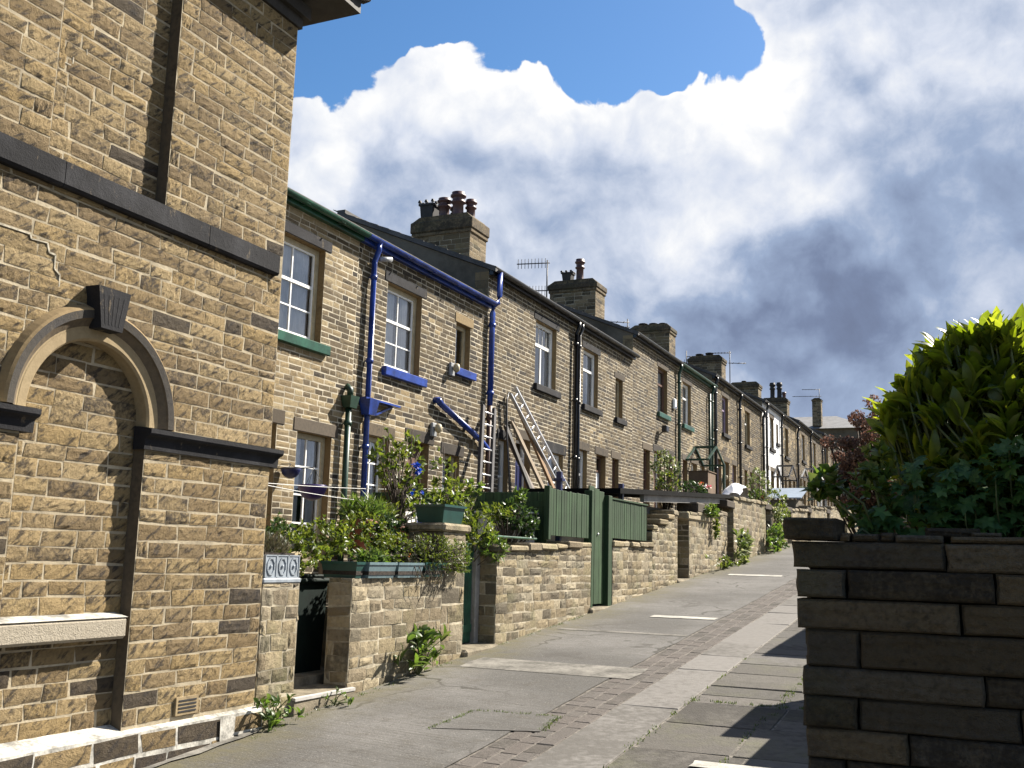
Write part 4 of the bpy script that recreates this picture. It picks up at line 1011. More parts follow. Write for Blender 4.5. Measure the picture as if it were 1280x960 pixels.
# ------------------------------------------------------------------ garden walls along the lane
def gwall(label, y0, y1, zt0, zt1, thick=.36, cope=True, course=(.095, .15), length=(.18, .42), nu=6, nv=4, base=None, coping_h=.09, seed=0, x=XA, moss=None):
    zb = (zr(y0) if base is None else base)-.25
    o = thing('garden_wall', label, 'wall', (x-thick/2, (y0+y1)/2, zr((y0+y1)/2)), 'stone garden walls along the lane')
    m = MB(); f = FACADE(x)
    # top line may slope: build level courses up to the lower end, then a raking top course
    zt = min(zt0, zt1); ct = coping_h if cope else 0.
    kw = dict(course=course, length=length, joint=.016, nu=nu, nv=nv, rough=.004, mat=M['stone_wall'], prot=(.002, .013), rnd=.013, jit=.008)
    m.add([(x, y0, zb), (x, y1, zb), (x, y1, zt1-ct), (x, y0, zt0-ct)], [(0, 1, 2, 3)], M['mortar_wall'])
    stonework(m, f, y0, y1, zb, zt-ct, **kw)
    if abs(zt1-zt0) > .05:
        n = max(2, int((y1-y0)/.4))
        for k in range(n):
            a, b = y0+(y1-y0)*k/n, y0+(y1-y0)*(k+1)/n; zz = zt0+(zt1-zt0)*(k+.5)/n-ct
            if zz-(zt-ct) > .03: stonework(m, f, a, b, zt-ct, zz, **{**kw, 'course': (.08, .13)})
    for fr, s in ((NEARFACE(y0), 0), (FARFACE(y1), 1)):
        a, b = (x-thick, x) if s == 0 else (-x, -x+thick)
        ztt = (zt0, zt1)[s]-ct
        mortar(m, fr, a, b, zb, ztt, [], M['mortar_wall']); stonework(m, fr, a, b, zb, ztt, **{**kw, 'length': (.2, .4)})
    m.add([(x-thick, y0, zb), (x-thick, y1, zb), (x-thick, y1, zt1-ct), (x-thick, y0, zt0-ct)], [(3, 2, 1, 0)], M['mortar_wall'])
    m.add([(x, y0, zt0-ct), (x, y1, zt1-ct), (x-thick, y1, zt1-ct), (x-thick, y0, zt0-ct)], [(0, 1, 2, 3)], M['mortar_wall'])
    m.build('masonry', o)
    if cope:
        c = MB(); y = y0-.02
        while y < y1-.02:
            l = random.uniform(.32, .62); l = y1+.02-y if y1-(y+l) < .25 else l
            za = zt0+(zt1-zt0)*(y+l/2-y0)/(y1-y0); h = ct+random.uniform(-.015, .02); d = random.uniform(.0, .05)
            rstone(c, x-thick-.02, x+.015+d, y+.006, y+l-.006, za-ct+.003, za-ct+h, M['stone_wall']); y += l
        c.build('coping', o)
    return o
def rstone(m, x0, x1, y0, y1, z0, z1, mat, r=.02, wob=.007, tone=None):
    """rough rounded block: a bevelled box whose corners wander"""
    s = len(m.v); m.box(x0, x1, y0, y1, z0, z1, mat, tone, r)
    off = [Vector((random.uniform(-wob, wob), random.uniform(-wob, wob), random.uniform(-wob, wob))) for _ in range(8)]
    for k in range(24): m.v[s+k] = tuple(Vector(m.v[s+k])+off[k//3])
gwall('short stone wall stub under the grey lead-look planter', 7.17, 7.68, -.27, -.27, cope=False, length=(.15, .3))
gwall('low rough stone wall topped with dark teal plant troughs', 8.52, 10.33, -.235, -.225, cope=False, thick=.26, course=(.09, .15))
g2 = gwall('stone gate pier with flat cap holding the green tub', 10.335, 10.87, .26, .26, cope=False, thick=.45, length=(.2, .5), course=(.13, .22))
m = MB(); rstone(m, XA-.48, XA+.04, 10.27, 10.96, .262, .365, M['stone_wall'], .025); m.build('cap', g2)
gwall('mossy coursed stone wall with rough coping below the green fence', 11.75, 15.13, .14, .27, thick=.38, course=(.10, .15))
gwall('stone wall under the short stretch of green fence', 16.15, 18.35, .30, .33, thick=.38)
gwall('tall crumbling stone pier with flat topstone beside the shed doorway', 18.36, 20.06, .62, 1.02, thick=.45, cope=True, course=(.08, .13), length=(.12, .34))
gwall('grey patched stone yard wall between two dark doorways', 20.95, 24.4, 1.02, 1.18, thick=.4, course=(.09, .13), length=(.15, .36), nu=4, nv=3)
gwall('bulging stone yard wall with white-flowered weed at its foot', 25.1, 29.15, 1.60, 1.70, thick=.4, nu=4, nv=3)
for i, (a, b, z0, z1, lab) in enumerate(((29.95, 32.6, 1.62, 1.7, 'stone yard wall with trailing ivy hanging over its top'), (33.4, 36.6, 1.75, 1.9, 'ribbed stone yard wall below the pale blue shed roof'), (37.4, 41.5, 2.05, 2.2, 'stone yard wall showing just past the foreground wall corner'), (42.3, 47.0, 2.3, 2.5, 'pale stone yard wall furthest up in the lane'), (47.9, 56, 2.6, 2.9, 'long stone yard wall near the top of the lane'), (56.8, 72, 3.0, 3.5, 'last stone yard wall under the upper houses'))):
    gwall(lab, a, b, z0, z1, thick=.4, nu=2, nv=2)
def step(label, y0, y1, x0=-5.98, x1=XA+.06, z=None, white=False):
    o = thing('doorstep', label, 'doorstep', ((x0+x1)/2, (y0+y1)/2, zr(y0)), 'stone doorsteps at the garden gates')
    m = MB(); z = zr(y1)+.05 if z is None else z
    rstone(m, x0, x1, y0, y1, zr(y0)-.2, z, M['concrete_step'], .03, .012); m.build('slab', o)
    if white:
        w = MB(); w.prism([(x1-.035, z+.001), (x1+.004, z-.004), (x1+.004, z-.03), (x1-.035, z-.02)], 'y', y0+.03, y1-.03, M['stepwhite']); w.build('painted_edge', o)
step('worn stone doorstep with white front edge below the wheelie bin', 7.60, 8.60, white=True, z=-1.235)
step('thick stone doorstep below the bright green garden door', 10.85, 11.80, z=-1.04)
step('stone doorstep under the tall green gate', 15.05, 16.25, z=-.71)
step('pale stone doorstep at the dark shed doorway', 20.0, 21.0, z=-.33)
# ------------------------------------------------------------------ gates and fences
def boards(m, x, y0, y1, zb, zt, w, mat, gap=.006, th=.022, fn=None, axis='y', wav=.0):
    a = y0
    while a < y1-.02:
        b = min(a+w*random.uniform(.92, 1.06), y1); z1 = (fn(a) if fn else zt)+random.uniform(-wav, wav)
        if axis == 'y': m.box(x, x+th+random.uniform(0, .006), a+gap/2, b-gap/2, zb, z1, M[mat], None, .004)
        else: m.box(a+gap/2, b-gap/2, x, x+th, zb, z1, M[mat], None, .004)
        a = b
g = thing('wooden_gate', 'tall narrow green board gate shut between two green fence panels', 'gate', (-5.6, 15.65, -.7))
m = MB(); boards(m, -5.60, 15.24, 15.93, -.68, 1.10, .23, 'greenwood', .004, fn=lambda y: 1.14-.13*(y-15.24)); m.build('board_panel', g)
for z in (-.35, .7): m = MB(); m.box(-5.63, -5.602, 15.26, 15.91, z, z+.1, M['greenwood']); m.build('rail', g)
for a, b, z in ((15.15, 15.232, 1.06), (15.94, 16.12, 1.03)):
    m = MB(); m.box(-5.63, -5.50, a, b, -.75, z, M['greenwood'], (.9, .2, .5), .006); m.build('gate_post', g)
m = MB(); m.box(-5.578, -5.565, 15.27, 15.31, .16, .30, M['blue_dark']); m.tube([(-5.575, 15.62, .40), (-5.555, 15.62, .40)], .018, M['alum'], 8); m.build('latch', g)
def fence(label, y0, y1, zb, fn, w=.105):
    f = thing('fence_panel', label, 'fence', (-5.55, (y0+y1)/2, zb), 'green stained fence panels on the walls')
    m = MB(); boards(m, -5.56, y0+.07, y1, zb+.01, 0, w, 'greenwood', .008, fn=fn, wav=.006); m.build('board_panel', f)
    for z in (zb+.1, zb+.5): m = MB(); m.box(-5.60, -5.562, y0+.07, y1, z, z+.06, M['greenwood']); m.build('rail', f)
    m = MB(); m.box(-5.61, -5.53, y0-.02, y0+.066, zb-.05, fn(y0)+.035, M['greenwood'], (.9, .2, .5), .006); m.build('post', f)
    return f
fence('long green board fence panel with wavy top on the mossy wall', 13.50, 15.14, .31, lambda y: .975)
fence('short green board fence panel with capped top uphill of the gate', 16.16, 18.14, .345, lambda y: .975)
m = MB(); m.box(-5.60, -5.515, 16.16, 18.16, .985, 1.01, M['greenwood'], (.1, .1, .5)); m.build('cap_rail', [o for o in COL.objects if o.get('category') == 'fence'][-1])
f = thing('side_fence', 'dark green board screen running back from the lane behind the shrub', 'fence', (-7., 13.6, -.3))
m = MB(); boards(m, 13.62, -8.5, -5.62, -.4, .93, .14, 'greenwood', .004, axis='x'); m.build('board_panel', f)
m = MB(); m.box(-8.5, -5.62, 13.60, 13.618, .72, .80, M['greenwood']); m.build('rail', f)
m = MB(); m.box(-6.5, -5.75, 13.2, 13.52, -.35, .60, M['grey_pvc'], bev=.02); m.box(-6.54, -5.71, 13.16, 13.56, .602, .635, M['grey_pvc'], bev=.01)
tag(m.build('storage_chest', loc=(-6.1, 13.36, -.35)), 'pale grey storage chest behind the glossy shrub', 'chest')
m = MB(); m.box(-5.70, -5.62, 11.9, 13.3, .245, .275, M['green'], bev=.01)
tag(m.build('edging_strip', loc=(-5.66, 12.6, .245)), 'bright green plastic strip on the wall below the shrub', 'edging')
# open green door and its pale post
g = thing('garden_gate', 'bright green garden door set back beside a pale post', 'gate', (-5.75, 11.2, -1.05))
m = MB(); boards(m, -5.80, 10.90, 11.60, -1.03, .16, .14, 'green', .004, th=.035); m.build('door_leaf', g)
for z in (-.9, .0): m = MB(); m.box(-5.760, -5.745, 10.92, 11.59, z, z+.09, M['green']); m.build('rail', g)
m = MB(); m.box(-5.84, -5.72, 11.63, 11.74, -1.05, .12, M['lightgrey'], bev=.008); m.build('door_post', g)
# wheelie bin in the first gateway
b = thing('wheelie_bin', 'dark green wheelie bin standing inside the first gateway', 'bin', (-6.34, 8.63, -1.15))
m = MB(); m.frustum(-6.62, -6.06, 8.32, 8.94, -1.15, -.30, .02, M['binplastic']); m.build('body', b)
m = MB(); m.box(-6.66, -6.01, 8.29, 8.98, -.30, -.25, M['binplastic'], bev=.02); m.box(-6.62, -6.06, 8.34, 8.92, -.25, -.215, M['binplastic'], bev=.02); m.build('lid', b)
for yy in (8.44, 8.82):
    m = MB(); m.tube([(-6.62, yy-.03, -1.08), (-6.62, yy+.03, -1.08)], .09, M['iron'], 14); m.build('wheel', b)
m = MB(); m.tube([(-6.66, 8.40, -.29), (-6.71, 8.40, -.27), (-6.71, 8.86, -.27), (-6.66, 8.86, -.29)], .016, M['binplastic'], 6); m.build('handle', b)
# ------------------------------------------------------------------ sheds
s = thing('outhouse', 'long low outhouse with black tarred flat roof behind the yard walls', 'shed', (-6.6, 21.8, -.2))
m = MB()
def zroof(y): return 1.20+(y-16.65)*.052
pts = [(16.7, zroof(16.7)), (24.9, zroof(24.9))]
m.prism([(16.7, zroof(16.7)-.09), (26.3, zroof(26.3)-.09), (26.3, zroof(26.3)), (16.7, zroof(16.7))], 'x', -7.4, -5.56, M['tar']); m.build('roof', s)
m = MB(); m.prism([(18.3, zroof(18.3)-.22), (24.9, zroof(24.9)-.22), (24.9, zroof(24.9)-.092), (18.3, zroof(18.3)-.092)], 'x', -5.72, -5.64, M['lightgrey']); m.build('fascia', s)
m = MB(); m.box(-6.3, -6.2, 18.3, 26.2, -.4, 1.1, M['lightgrey']); m.box(-7.3, -7.2, 16.8, 26.2, -.4, 1.1, M['mortar_wall']); m.box(-7.2, -5.95, 16.8, 16.9, -.4, 1.05, M['mortar_wall']); m.build('wall', s)
m = MB(); rstone(m, -5.93, -5.47, 21.55, 23.0, 1.03, 1.25, M['lintel'], .03); rstone(m, -5.93, -5.47, 20.8, 22.9, .86, 1.02, M['stone_wall'], .03); m.build('lintel', s)
m = MB(); m.box(-5.95, -5.9, 20.06, 20.95, -.33, .95, M['brown']); m.build('door', s)
for (y0, y1, lab, z1) in ((24.42, 25.08, 'dark plank door in the second yard doorway', 1.3), (29.17, 29.93, 'dark plank door in the third yard doorway', 1.5), (32.62, 33.38, 'dark plank door below the pale blue roof', 1.6), (36.62, 37.38, 'dark plank door past the ribbed yard wall', 1.8), (41.52, 42.28, 'dark plank door at the pale yard wall', 2.0)):
    d = thing('yard_gate', lab, 'gate', (-5.75, (y0+y1)/2, zr(y0)), 'dark plank doors in the yard walls')
    m = MB(); boards(m, -5.8, y0+.01, y1-.01, zr(y0)-.1, z1, .13, 'soffit', .006); m.build('board_panel', d)
    m = MB(); rstone(m, -5.86, -5.47, y0-.12, y1+.12, z1+.004, z1+.17, M['lintel'], .02); m.build('lintel', d)
s = thing('lean_to_shed', 'small shed with pale blue-grey sheet roof behind the ivy wall', 'shed', (-6.6, 37, 1.))
m = MB(); m.prism([(37.0, 2.28), (38.6, 2.72), (38.6, 2.76), (37.0, 2.32)], 'x', -7.0, -5.75, M['bluegrey']); m.build('roof', s)
m = MB(); m.box(-6.95, -5.95, 37.1, 38.5, .6, 2.26, M['render']); m.build('wall', s)
# ------------------------------------------------------------------ ladders, timber, posts
def ladder(label, a, b, side, w, rails, rungs, mat, rmat, rw=.03, rd=.065, g=None):
    """a foot, b top (centre line), side = unit vector across"""
    a, b, sd = Vector(a), Vector(b), Vector(side).normalized()
    t = thing('ladder', label, 'ladder', a, 'ladders leaning on the house with black gutter')
    nrm = sd.cross(b-a).normalized()
    for k in (-1, 1):
        m = MB(); m.obox(a+sd*(k*w/2), b+sd*(k*w/2), rw, rd, M[mat], nrm); m.build('rail', t)
    n = int((b-a).length/rungs)
    for i in range(n):
        p = a+(b-a)*((i+.5)/n); m = MB(); m.tube([p-sd*(w/2), p+sd*(w/2)], .016, M[rmat], 8); m.build('rung', t)
    return t
ladder('grey ladder standing upright beside the blue downpipe', (-7.95, 16.35, -.35), (-8.56, 17.72, 2.83), (0, 1, 0), .50, .07, .27, 'alum_dull', 'alum', .085, .06)
ladder('bright aluminium ladder leaning steeply towards the right', (-7.7, 21.3, .35), (-8.6, 18.9, 3.34), (0, .82, .6), .30, .05, .26, 'alum', 'alum', .028, .07)
for i, (a, b, mt, lab) in enumerate((((-7.9, 19.7, .4), (-8.6, 18.72, 2.35), 'timber_grey', 'grey weathered plank, leftmost of the leaning timbers'), ((-7.8, 20.0, .4), (-8.6, 18.88, 2.72), 'timber', 'pale sawn plank leaning between the grey and brown ones'), ((-7.7, 20.25, .4), (-8.6, 19.28, 2.95), 'timber_brown', 'orange-brown plank leaning nearest the aluminium ladder'), ((-7.95, 19.45, .4), (-8.62, 18.62, 2.6), 'soffit', 'black board leaning behind the grey plank'))):
    m = MB(); m.obox(a, b, .13, .05, M[mt], (1, 0, .3)); tag(m.build('timber_plank', loc=a), lab, 'plank', 'timbers leaning on the house wall')
m = MB(); m.tube([(-8.1, 17.95, .4), (-8.5, 18.45, 2.4), (-8.6, 18.62, 3.1), (-8.62, 18.75, 3.28), (-8.62, 18.95, 3.25)], .018, M['iron'], 6); tag(m.build('hose', loc=(-8.1, 17.95, .4)), 'thin black hose looping over the top of the leaning ladder', 'hose')
for y, z, lab in ((17.25, 1.32, 'blue square post between the fence and the outhouse roof'), (14.35, 1.28, 'blue post rising just behind the long fence panel')):
    p = thing('washing_post', lab, 'post', (-5.72, y, -.3), 'blue washing line posts')
    m = MB(); m.box(-5.77, -5.69, y-.04, y+.04, -.35, z, M['blue_dark'], bev=.006); m.build('shaft', p)
    m = MB(); m.box(-5.80, -5.66, y-.06, y+.06, z-.14, z-.10, M['blue_dark']); m.build('cleat', p)
for k, (a, b, lab) in enumerate((((-5.95, 7.25, .60), (-8.4, 17.5, 1.35), 'upper thin washing line crossing in front of the tall window'), ((-5.95, 7.25, .62), (-8.3, 17.3, 1.1), 'lower thin washing line running above the pots'))):
    a, b = Vector(a), Vector(b); m = MB(); m.tube([a+(b-a)*t-Vector((0, 0, .18*4*t*(1-t)*(.5+k*.5))) for t in np.linspace(0, 1, 14)], .0035, M['line'], 5)
    tag(m.build('washing_line', loc=a), lab, 'clothes line')
# ------------------------------------------------------------------ fittings on the houses
def lamp(label, y, z, kind):
    t = thing('wall_light', label, 'light', (XT, y, z), 'lights and cameras on the house walls')
    if kind == 'flood':
        m = MB(); m.obox((XT+.005, y, z), (XT+.14, y, z+.10), .03, .03, M['iron']); m.build('bracket', t)
        m = MB(); m.box(XT+.10, XT+.26, y-.13, y+.13, z+.06, z+.26, M['iron'], bev=.02); m.build('lamp_head', t)
    elif kind == 'camera':
        m = MB(); m.obox((XT+.005, y, z+.08), (XT+.16, y+.1, z), .03, .03, M['grey_pvc']); m.build('bracket', t)
        m = MB(); m.tube([(XT+.10, y, z), (XT+.20, y+.20, z+.04)], .042, M['grey_pvc'], 12); m.build('lamp_head', t)
    else:
        m = MB(); m.box(XT+.005, XT+.06, y-.08, y+.08, z-.22, z+.02, M['grey_pvc'], bev=.01); m.build('bracket', t)
        m = MB(); m.lathe((XT+.13, y, z-.2), [(.02, .04), (.055, .07), (.065, .12), (.055, .18), (.03, .2)], M['cream'], 14); m.build('lamp_head', t)
lamp('cream globe wall light over the brown back door', 15.85, 2.27, 'globe'); lamp('pale tubular camera below the joint of green and blue gutters', 13.72, 4.66, 'camera')
lamp('small round light beside the little blue-silled window', 16.45, 3.45, 'globe'); lamp('black floodlight above the brown-framed ground windows', 29.9, 3.75, 'flood'); lamp('white globe light beside a door beyond the black downpipe', 38.2, 3.2, 'globe')
t = thing('alarm_box', 'white alarm box near the green downpipe', 'alarm', (XT, 31.42, 4.9)); m = MB(); m.box(XT+.003, XT+.09, 31.30, 31.54, 4.72, 5.06, M['white'], bev=.03); m.build('casing', t); m = MB(); m.box(XT+.09, XT+.096, 31.36, 31.48, 4.76, 4.80, M['blue']); m.build('strobe', t)
for y, z, x, lab, sc, wallz in ((10.55, .62, -7.45, 'purple half-round hanging basket with small leaves', .72, .4), (11.62, .98, -8.58, 'small dark blue basket fixed to the wall beside the tall window', .55, .2)):
    b = thing('hanging_basket', lab, 'planter', (x, y, z), 'half-round baskets near the first house')
    m = MB(); m.lathe((x, y, z), [(r*sc, h*sc*1.35) for r, h in ((.04, 0), (.14, .03), (.20, .08), (.24, .15), (.255, .19), (.24, .195))], M['purple' if sc > .7 else 'blue_dark'], 20); m.build('bowl', b)
    m = MB()
    for k in range(3): a = k*2.094+.5; m.tube([(x+.23*sc*math.cos(a), y+.23*sc*math.sin(a), z+.18*sc), (x, y, z+wallz)], .003, M['iron'], 4)
    m.tube([(x, y, z+wallz), (XT+.01, y, z+wallz)], .007, M['iron'], 5); m.build('hanger', b)
def aerial(label, x, y, zb, zt, booms):
    t = thing('tv_aerial', label, 'aerial', (x, y, zb), 'television aerials on the chimneys')
    m = MB(); m.tube([(x, y, zb), (x, y, zt)], .025, M['wire'], 6); m.build('mast', t)
    for (z, dx, dy, n, el) in booms:
        m = MB(); a = Vector((x, y, z)); d = Vector((dx, dy, 0)); sd = Vector((-dy, dx, 0)).normalized()
        if el == 'v': sd = Vector((0, 0, 1))
        m.tube([a-d*.08, a+d], .02, M['wire'], 5)
        for i in range(n): p = a+d*((i+.6)/n); m.tube([p-sd*.17, p+sd*.17], .014, M['wire'], 4)
        m.build('boom', t)
aerial('tall two-armed aerial left of the second chimney', -13.21, 31.6, 8.2, 10.05, [(9.95, -1.05, -.2, 9, 'v'), (8.98, -.7, -.2, 7, 'v')])
aerial('small stub aerial left of the nearest chimney', -13.3, 22.6, 7.4, 8.05, [(8.0, -.35, -.1, 2, 'v')])
aerial('two-armed aerial right of the flat-topped chimney', -11.2, 50.6, 8.6, 10.45, [(10.35, -.9, -.2, 6, 'h'), (9.83, .75, .3, 3, 'h')])
aerial('aerial at the left of the fourth chimney', -13.3, 50.2, 9.0, 10.5, [(9.9, -.6, -.2, 4, 'v'), (10.2, .3, .1, 3, 'h')])
aerial('aerial above the tall narrow far chimney', -10.75, 78.5, 11.5, 12.95, [(12.9, -1.2, -.3, 6, 'h'), (12.4, -1.9, -.3, 5, 'h')])
aerial('low wiry aerial left of the third chimney', -13.4, 41, 8.9, 10.1, [(9.75, -1.3, -.3, 5, 'h'), (9.95, -1.0, -.5, 4, 'h')])
# ------------------------------------------------------------------ pots, troughs and yard clutter
p = thing('planter', 'grey lead-look planter with three octagon panels on the wall stub', 'planter', (-5.62, 7.42, -.27))
m = MB(); m.box(-5.86, -5.49, 7.16, 7.69, -.268, -.225, M['lead'], bev=.01); m.box(-5.84, -5.51, 7.19, 7.67, -.225, -.03, M['lead'], bev=.008); m.box(-5.81, -5.54, 7.22, 7.64, -.03, -.012, M['soil']); m.build('trough', p)
for k in range(3):
    yc = 7.19+.08+.16*k; m = MB(); x = -5.509
    for a, b in (((yc-.075, -.22), (yc-.075, -.035)), ((yc+.075, -.22), (yc+.075, -.035)), ((yc-.075, -.035), (yc+.075, -.035)), ((yc-.075, -.22), (yc+.075, -.22))): m.obox((x, *a), (x, *b), .010, .010, M['lead'], (1, 0, 0))
    oc = [(yc+.05*math.cos(R(22.5+45*i)), -.127+.072*math.sin(R(22.5+45*i))) for i in range(9)]
    for a, b in zip(oc, oc[1:]): m.obox((x, *a), (x, *b), .014, .014, M['lead'], (1, 0, 0))
    m.box(x-.001, x+.012, yc-.012, yc+.012, -.14, -.115, M['lead'], bev=.004)
    m.build('panel', p)
def trough(label, y0, y1, z, mat, x0=-5.74, x1=-5.44, h=.15):
    t = thing('plant_trough', label, 'planter', ((x0+x1)/2, (y0+y1)/2, z), 'plant troughs along the low wall')
    m = MB(); m.frustum(x0, x1, y0, y1, z, z+h, .025, M[mat]); m.build('tray', t)
    m = MB(); m.box(x0-.005, x1+.005, y0-.005, y0+.012, z+h-.022, z+h+.003, M[mat]); m.box(x0-.005, x1+.005, y1-.012, y1+.005, z+h-.022, z+h+.003, M[mat]); m.box(x0-.005, x0+.012, y0+.012, y1-.012, z+h-.022, z+h+.003, M[mat]); m.box(x1-.012, x1+.005, y0+.012, y1-.012, z+h-.022, z+h+.003, M[mat]); m.build('rim', t)
    m = MB(); m.box(x0+.014, x1-.014, y0+.014, y1-.014, z+.03, z+h-.012, M['soil']); m.build('soil', t)
trough('dark teal trough set crosswise at the end of the low wall', 8.54, 8.68, -.233, 'teal_dark', -5.88, -5.47)
trough('long teal trough, first along the front of the low wall', 8.72, 9.24, -.233, 'teal')
trough('teal trough in the middle of the low wall', 9.28, 9.80, -.233, 'teal')
trough('dark teal trough half hidden by ferny leaves by the pier', 9.84, 10.32, -.228, 'teal_dark')
def pot(label, x, y, z, r, h, mat, group='flower pots in the first yard'):
    t = thing('flower_pot', label, 'pot', (x, y, z), group)
    m = MB(); m.lathe((x, y, z), [(r*.68, 0), (r*.92, h*.8), (r*1.05, h*.8), (r*1.05, h), (r*.92, h), (r*.9, h*.9)], M[mat], 22); m.build('vessel', t)
    m = MB(); m.lathe((x, y, z+h*.85), [(r*.88, 0), (r*.88, .012)], M['soil'], 16); m.build('soil', t)
pot('terracotta pot with a clump of strappy leaves', -6.6, 10.35, .05, .20, .34, 'terracotta'); pot('terracotta pot at the foot of the climbing plant', -6.6, 11.15, .02, .19, .32, 'terracotta'); pot('small dark red pot between the climber and the chair', -6.5, 11.55, .02, .13, .28, 'pot_red')
pot('terracotta pot half hidden behind the climber', -6.9, 11.9, .02, .2, .34, 'terracotta')
t = thing('plant_tub', 'dark green square tub with lattice on the pier cap', 'planter', (-5.72, 10.62, .366))
m = MB(); m.frustum(-5.90, -5.52, 10.36, 10.88, .368, .56, .03, M['teal_dark']); m.build('vessel', t)
m = MB(); m.box(-5.915, -5.505, 10.345, 10.895, .545, .572, M['teal_dark']); m.build('rim', t)
st = thing('plant_bench', 'low wooden bench holding the terracotta pots', 'bench', (-6.7, 11.1, -.35))
m = MB(); 
for k in range(3): m.box(-7.1+.26*k, -6.86+.26*k, 10.05, 12.15, -.02, .018, M['timber_grey'])
m.build('seat', st)
for x in (-7.0, -6.45):
    for y in (10.2, 12.0): m = MB(); m.box(x-.03, x+.03, y-.03, y+.03, -.35, -.021, M['timber_grey']); m.build('leg', st)
def chair(label, x, y, z):
    t = thing('garden_chair', label, 'chair', (x, y, z), 'white plastic garden chairs in the yard')
    m = MB(); m.box(x-.22, x+.22, y-.22, y+.22, z+.40, z+.43, M['white'], bev=.012); m.build('seat', t)
    m = MB()
    for k in range(4): yy = y-.2+.11*k; m.obox((x-.2, yy+.04, z+.43), (x-.3, yy+.04, z+.86), .07, .015, M['white'], (1, 0, 0))
    m.obox((x-.3, y-.24, z+.86), (x-.3, y+.24, z+.86), .03, .07, M['white']); m.build('backrest', t)
    for a in (-1, 1):
        for b in (-1, 1): m = MB(); m.obox((x+a*.21, y+b*.21, z), (x+a*.19, y+b*.19, z+.40), .045, .045, M['white'], (1, 0, 0)); m.build('leg', t)
        m = MB(); m.obox((x-.26, y+a*.24, z+.63), (x+.2, y+a*.24, z+.62), .05, .025, M['white']); m.obox((x+.19, y+a*.24, z+.40), (x+.19, y+a*.24, z+.61), .04, .04, M['white'], (1, 0, 0)); m.build('arm', t)
chair('white plastic chair beside the blue-flowered climber', -6.4, 11.75, -.35); chair('white plastic chair behind the green tub', -6.75, 12.6, -.30)
m = MB(); n = 14; vs = []
for i in range(n+1):
    for j in range(n+1):
        u, v = i/n, j/n; y = 29.6+2.2*u; hgt = (.50*math.sin(math.pi*min(1, u*1.25+.1))*(1-.35*v)); x = -6.3-.6*v
        vs.append((x+.06*math.sin(u*19)+.03*math.sin(v*13), y, 1.80+hgt*(.7+.45*math.sin(v*3.1))+.05*math.sin(u*23+v*6)))
m.add(vs, [(i*(n+1)+j, (i+1)*(n+1)+j, (i+1)*(n+1)+j+1, i*(n+1)+j+1) for i in range(n) for j in range(n)], M['cloth'], smooth=True)
tag(m.build('dust_sheet', loc=(-6.5, 30.7, 1.62)), 'crumpled white sheet thrown over something on the outhouse roof', 'sheet')
t = thing('packing_crate', 'brown board crate standing on the outhouse roof', 'crate', (-6.4, 26.0, 1.64)); m = MB(); m.box(-6.7, -6.2, 25.45, 26.25, zroof(26.2)+.004, 2.24, M['card'], bev=.01); m.build('side_panel', t); m = MB(); m.box(-6.72, -6.18, 25.43, 26.27, 2.242, 2.262, M['card']); m.build('lid', t)
b = thing('coal_bunker', 'flat-topped dark bunker behind the bulging yard wall', 'bunker', (-6.6, 29.3, .9))
m = MB(); m.box(-7.2, -6.0, 26.5, 32.2, .9, 1.56, M['render']); m.build('body', b); m = MB(); m.box(-7.25, -5.95, 26.45, 32.25, 1.562, 1.62, M['tar'], bev=.01); m.build('lid', b)
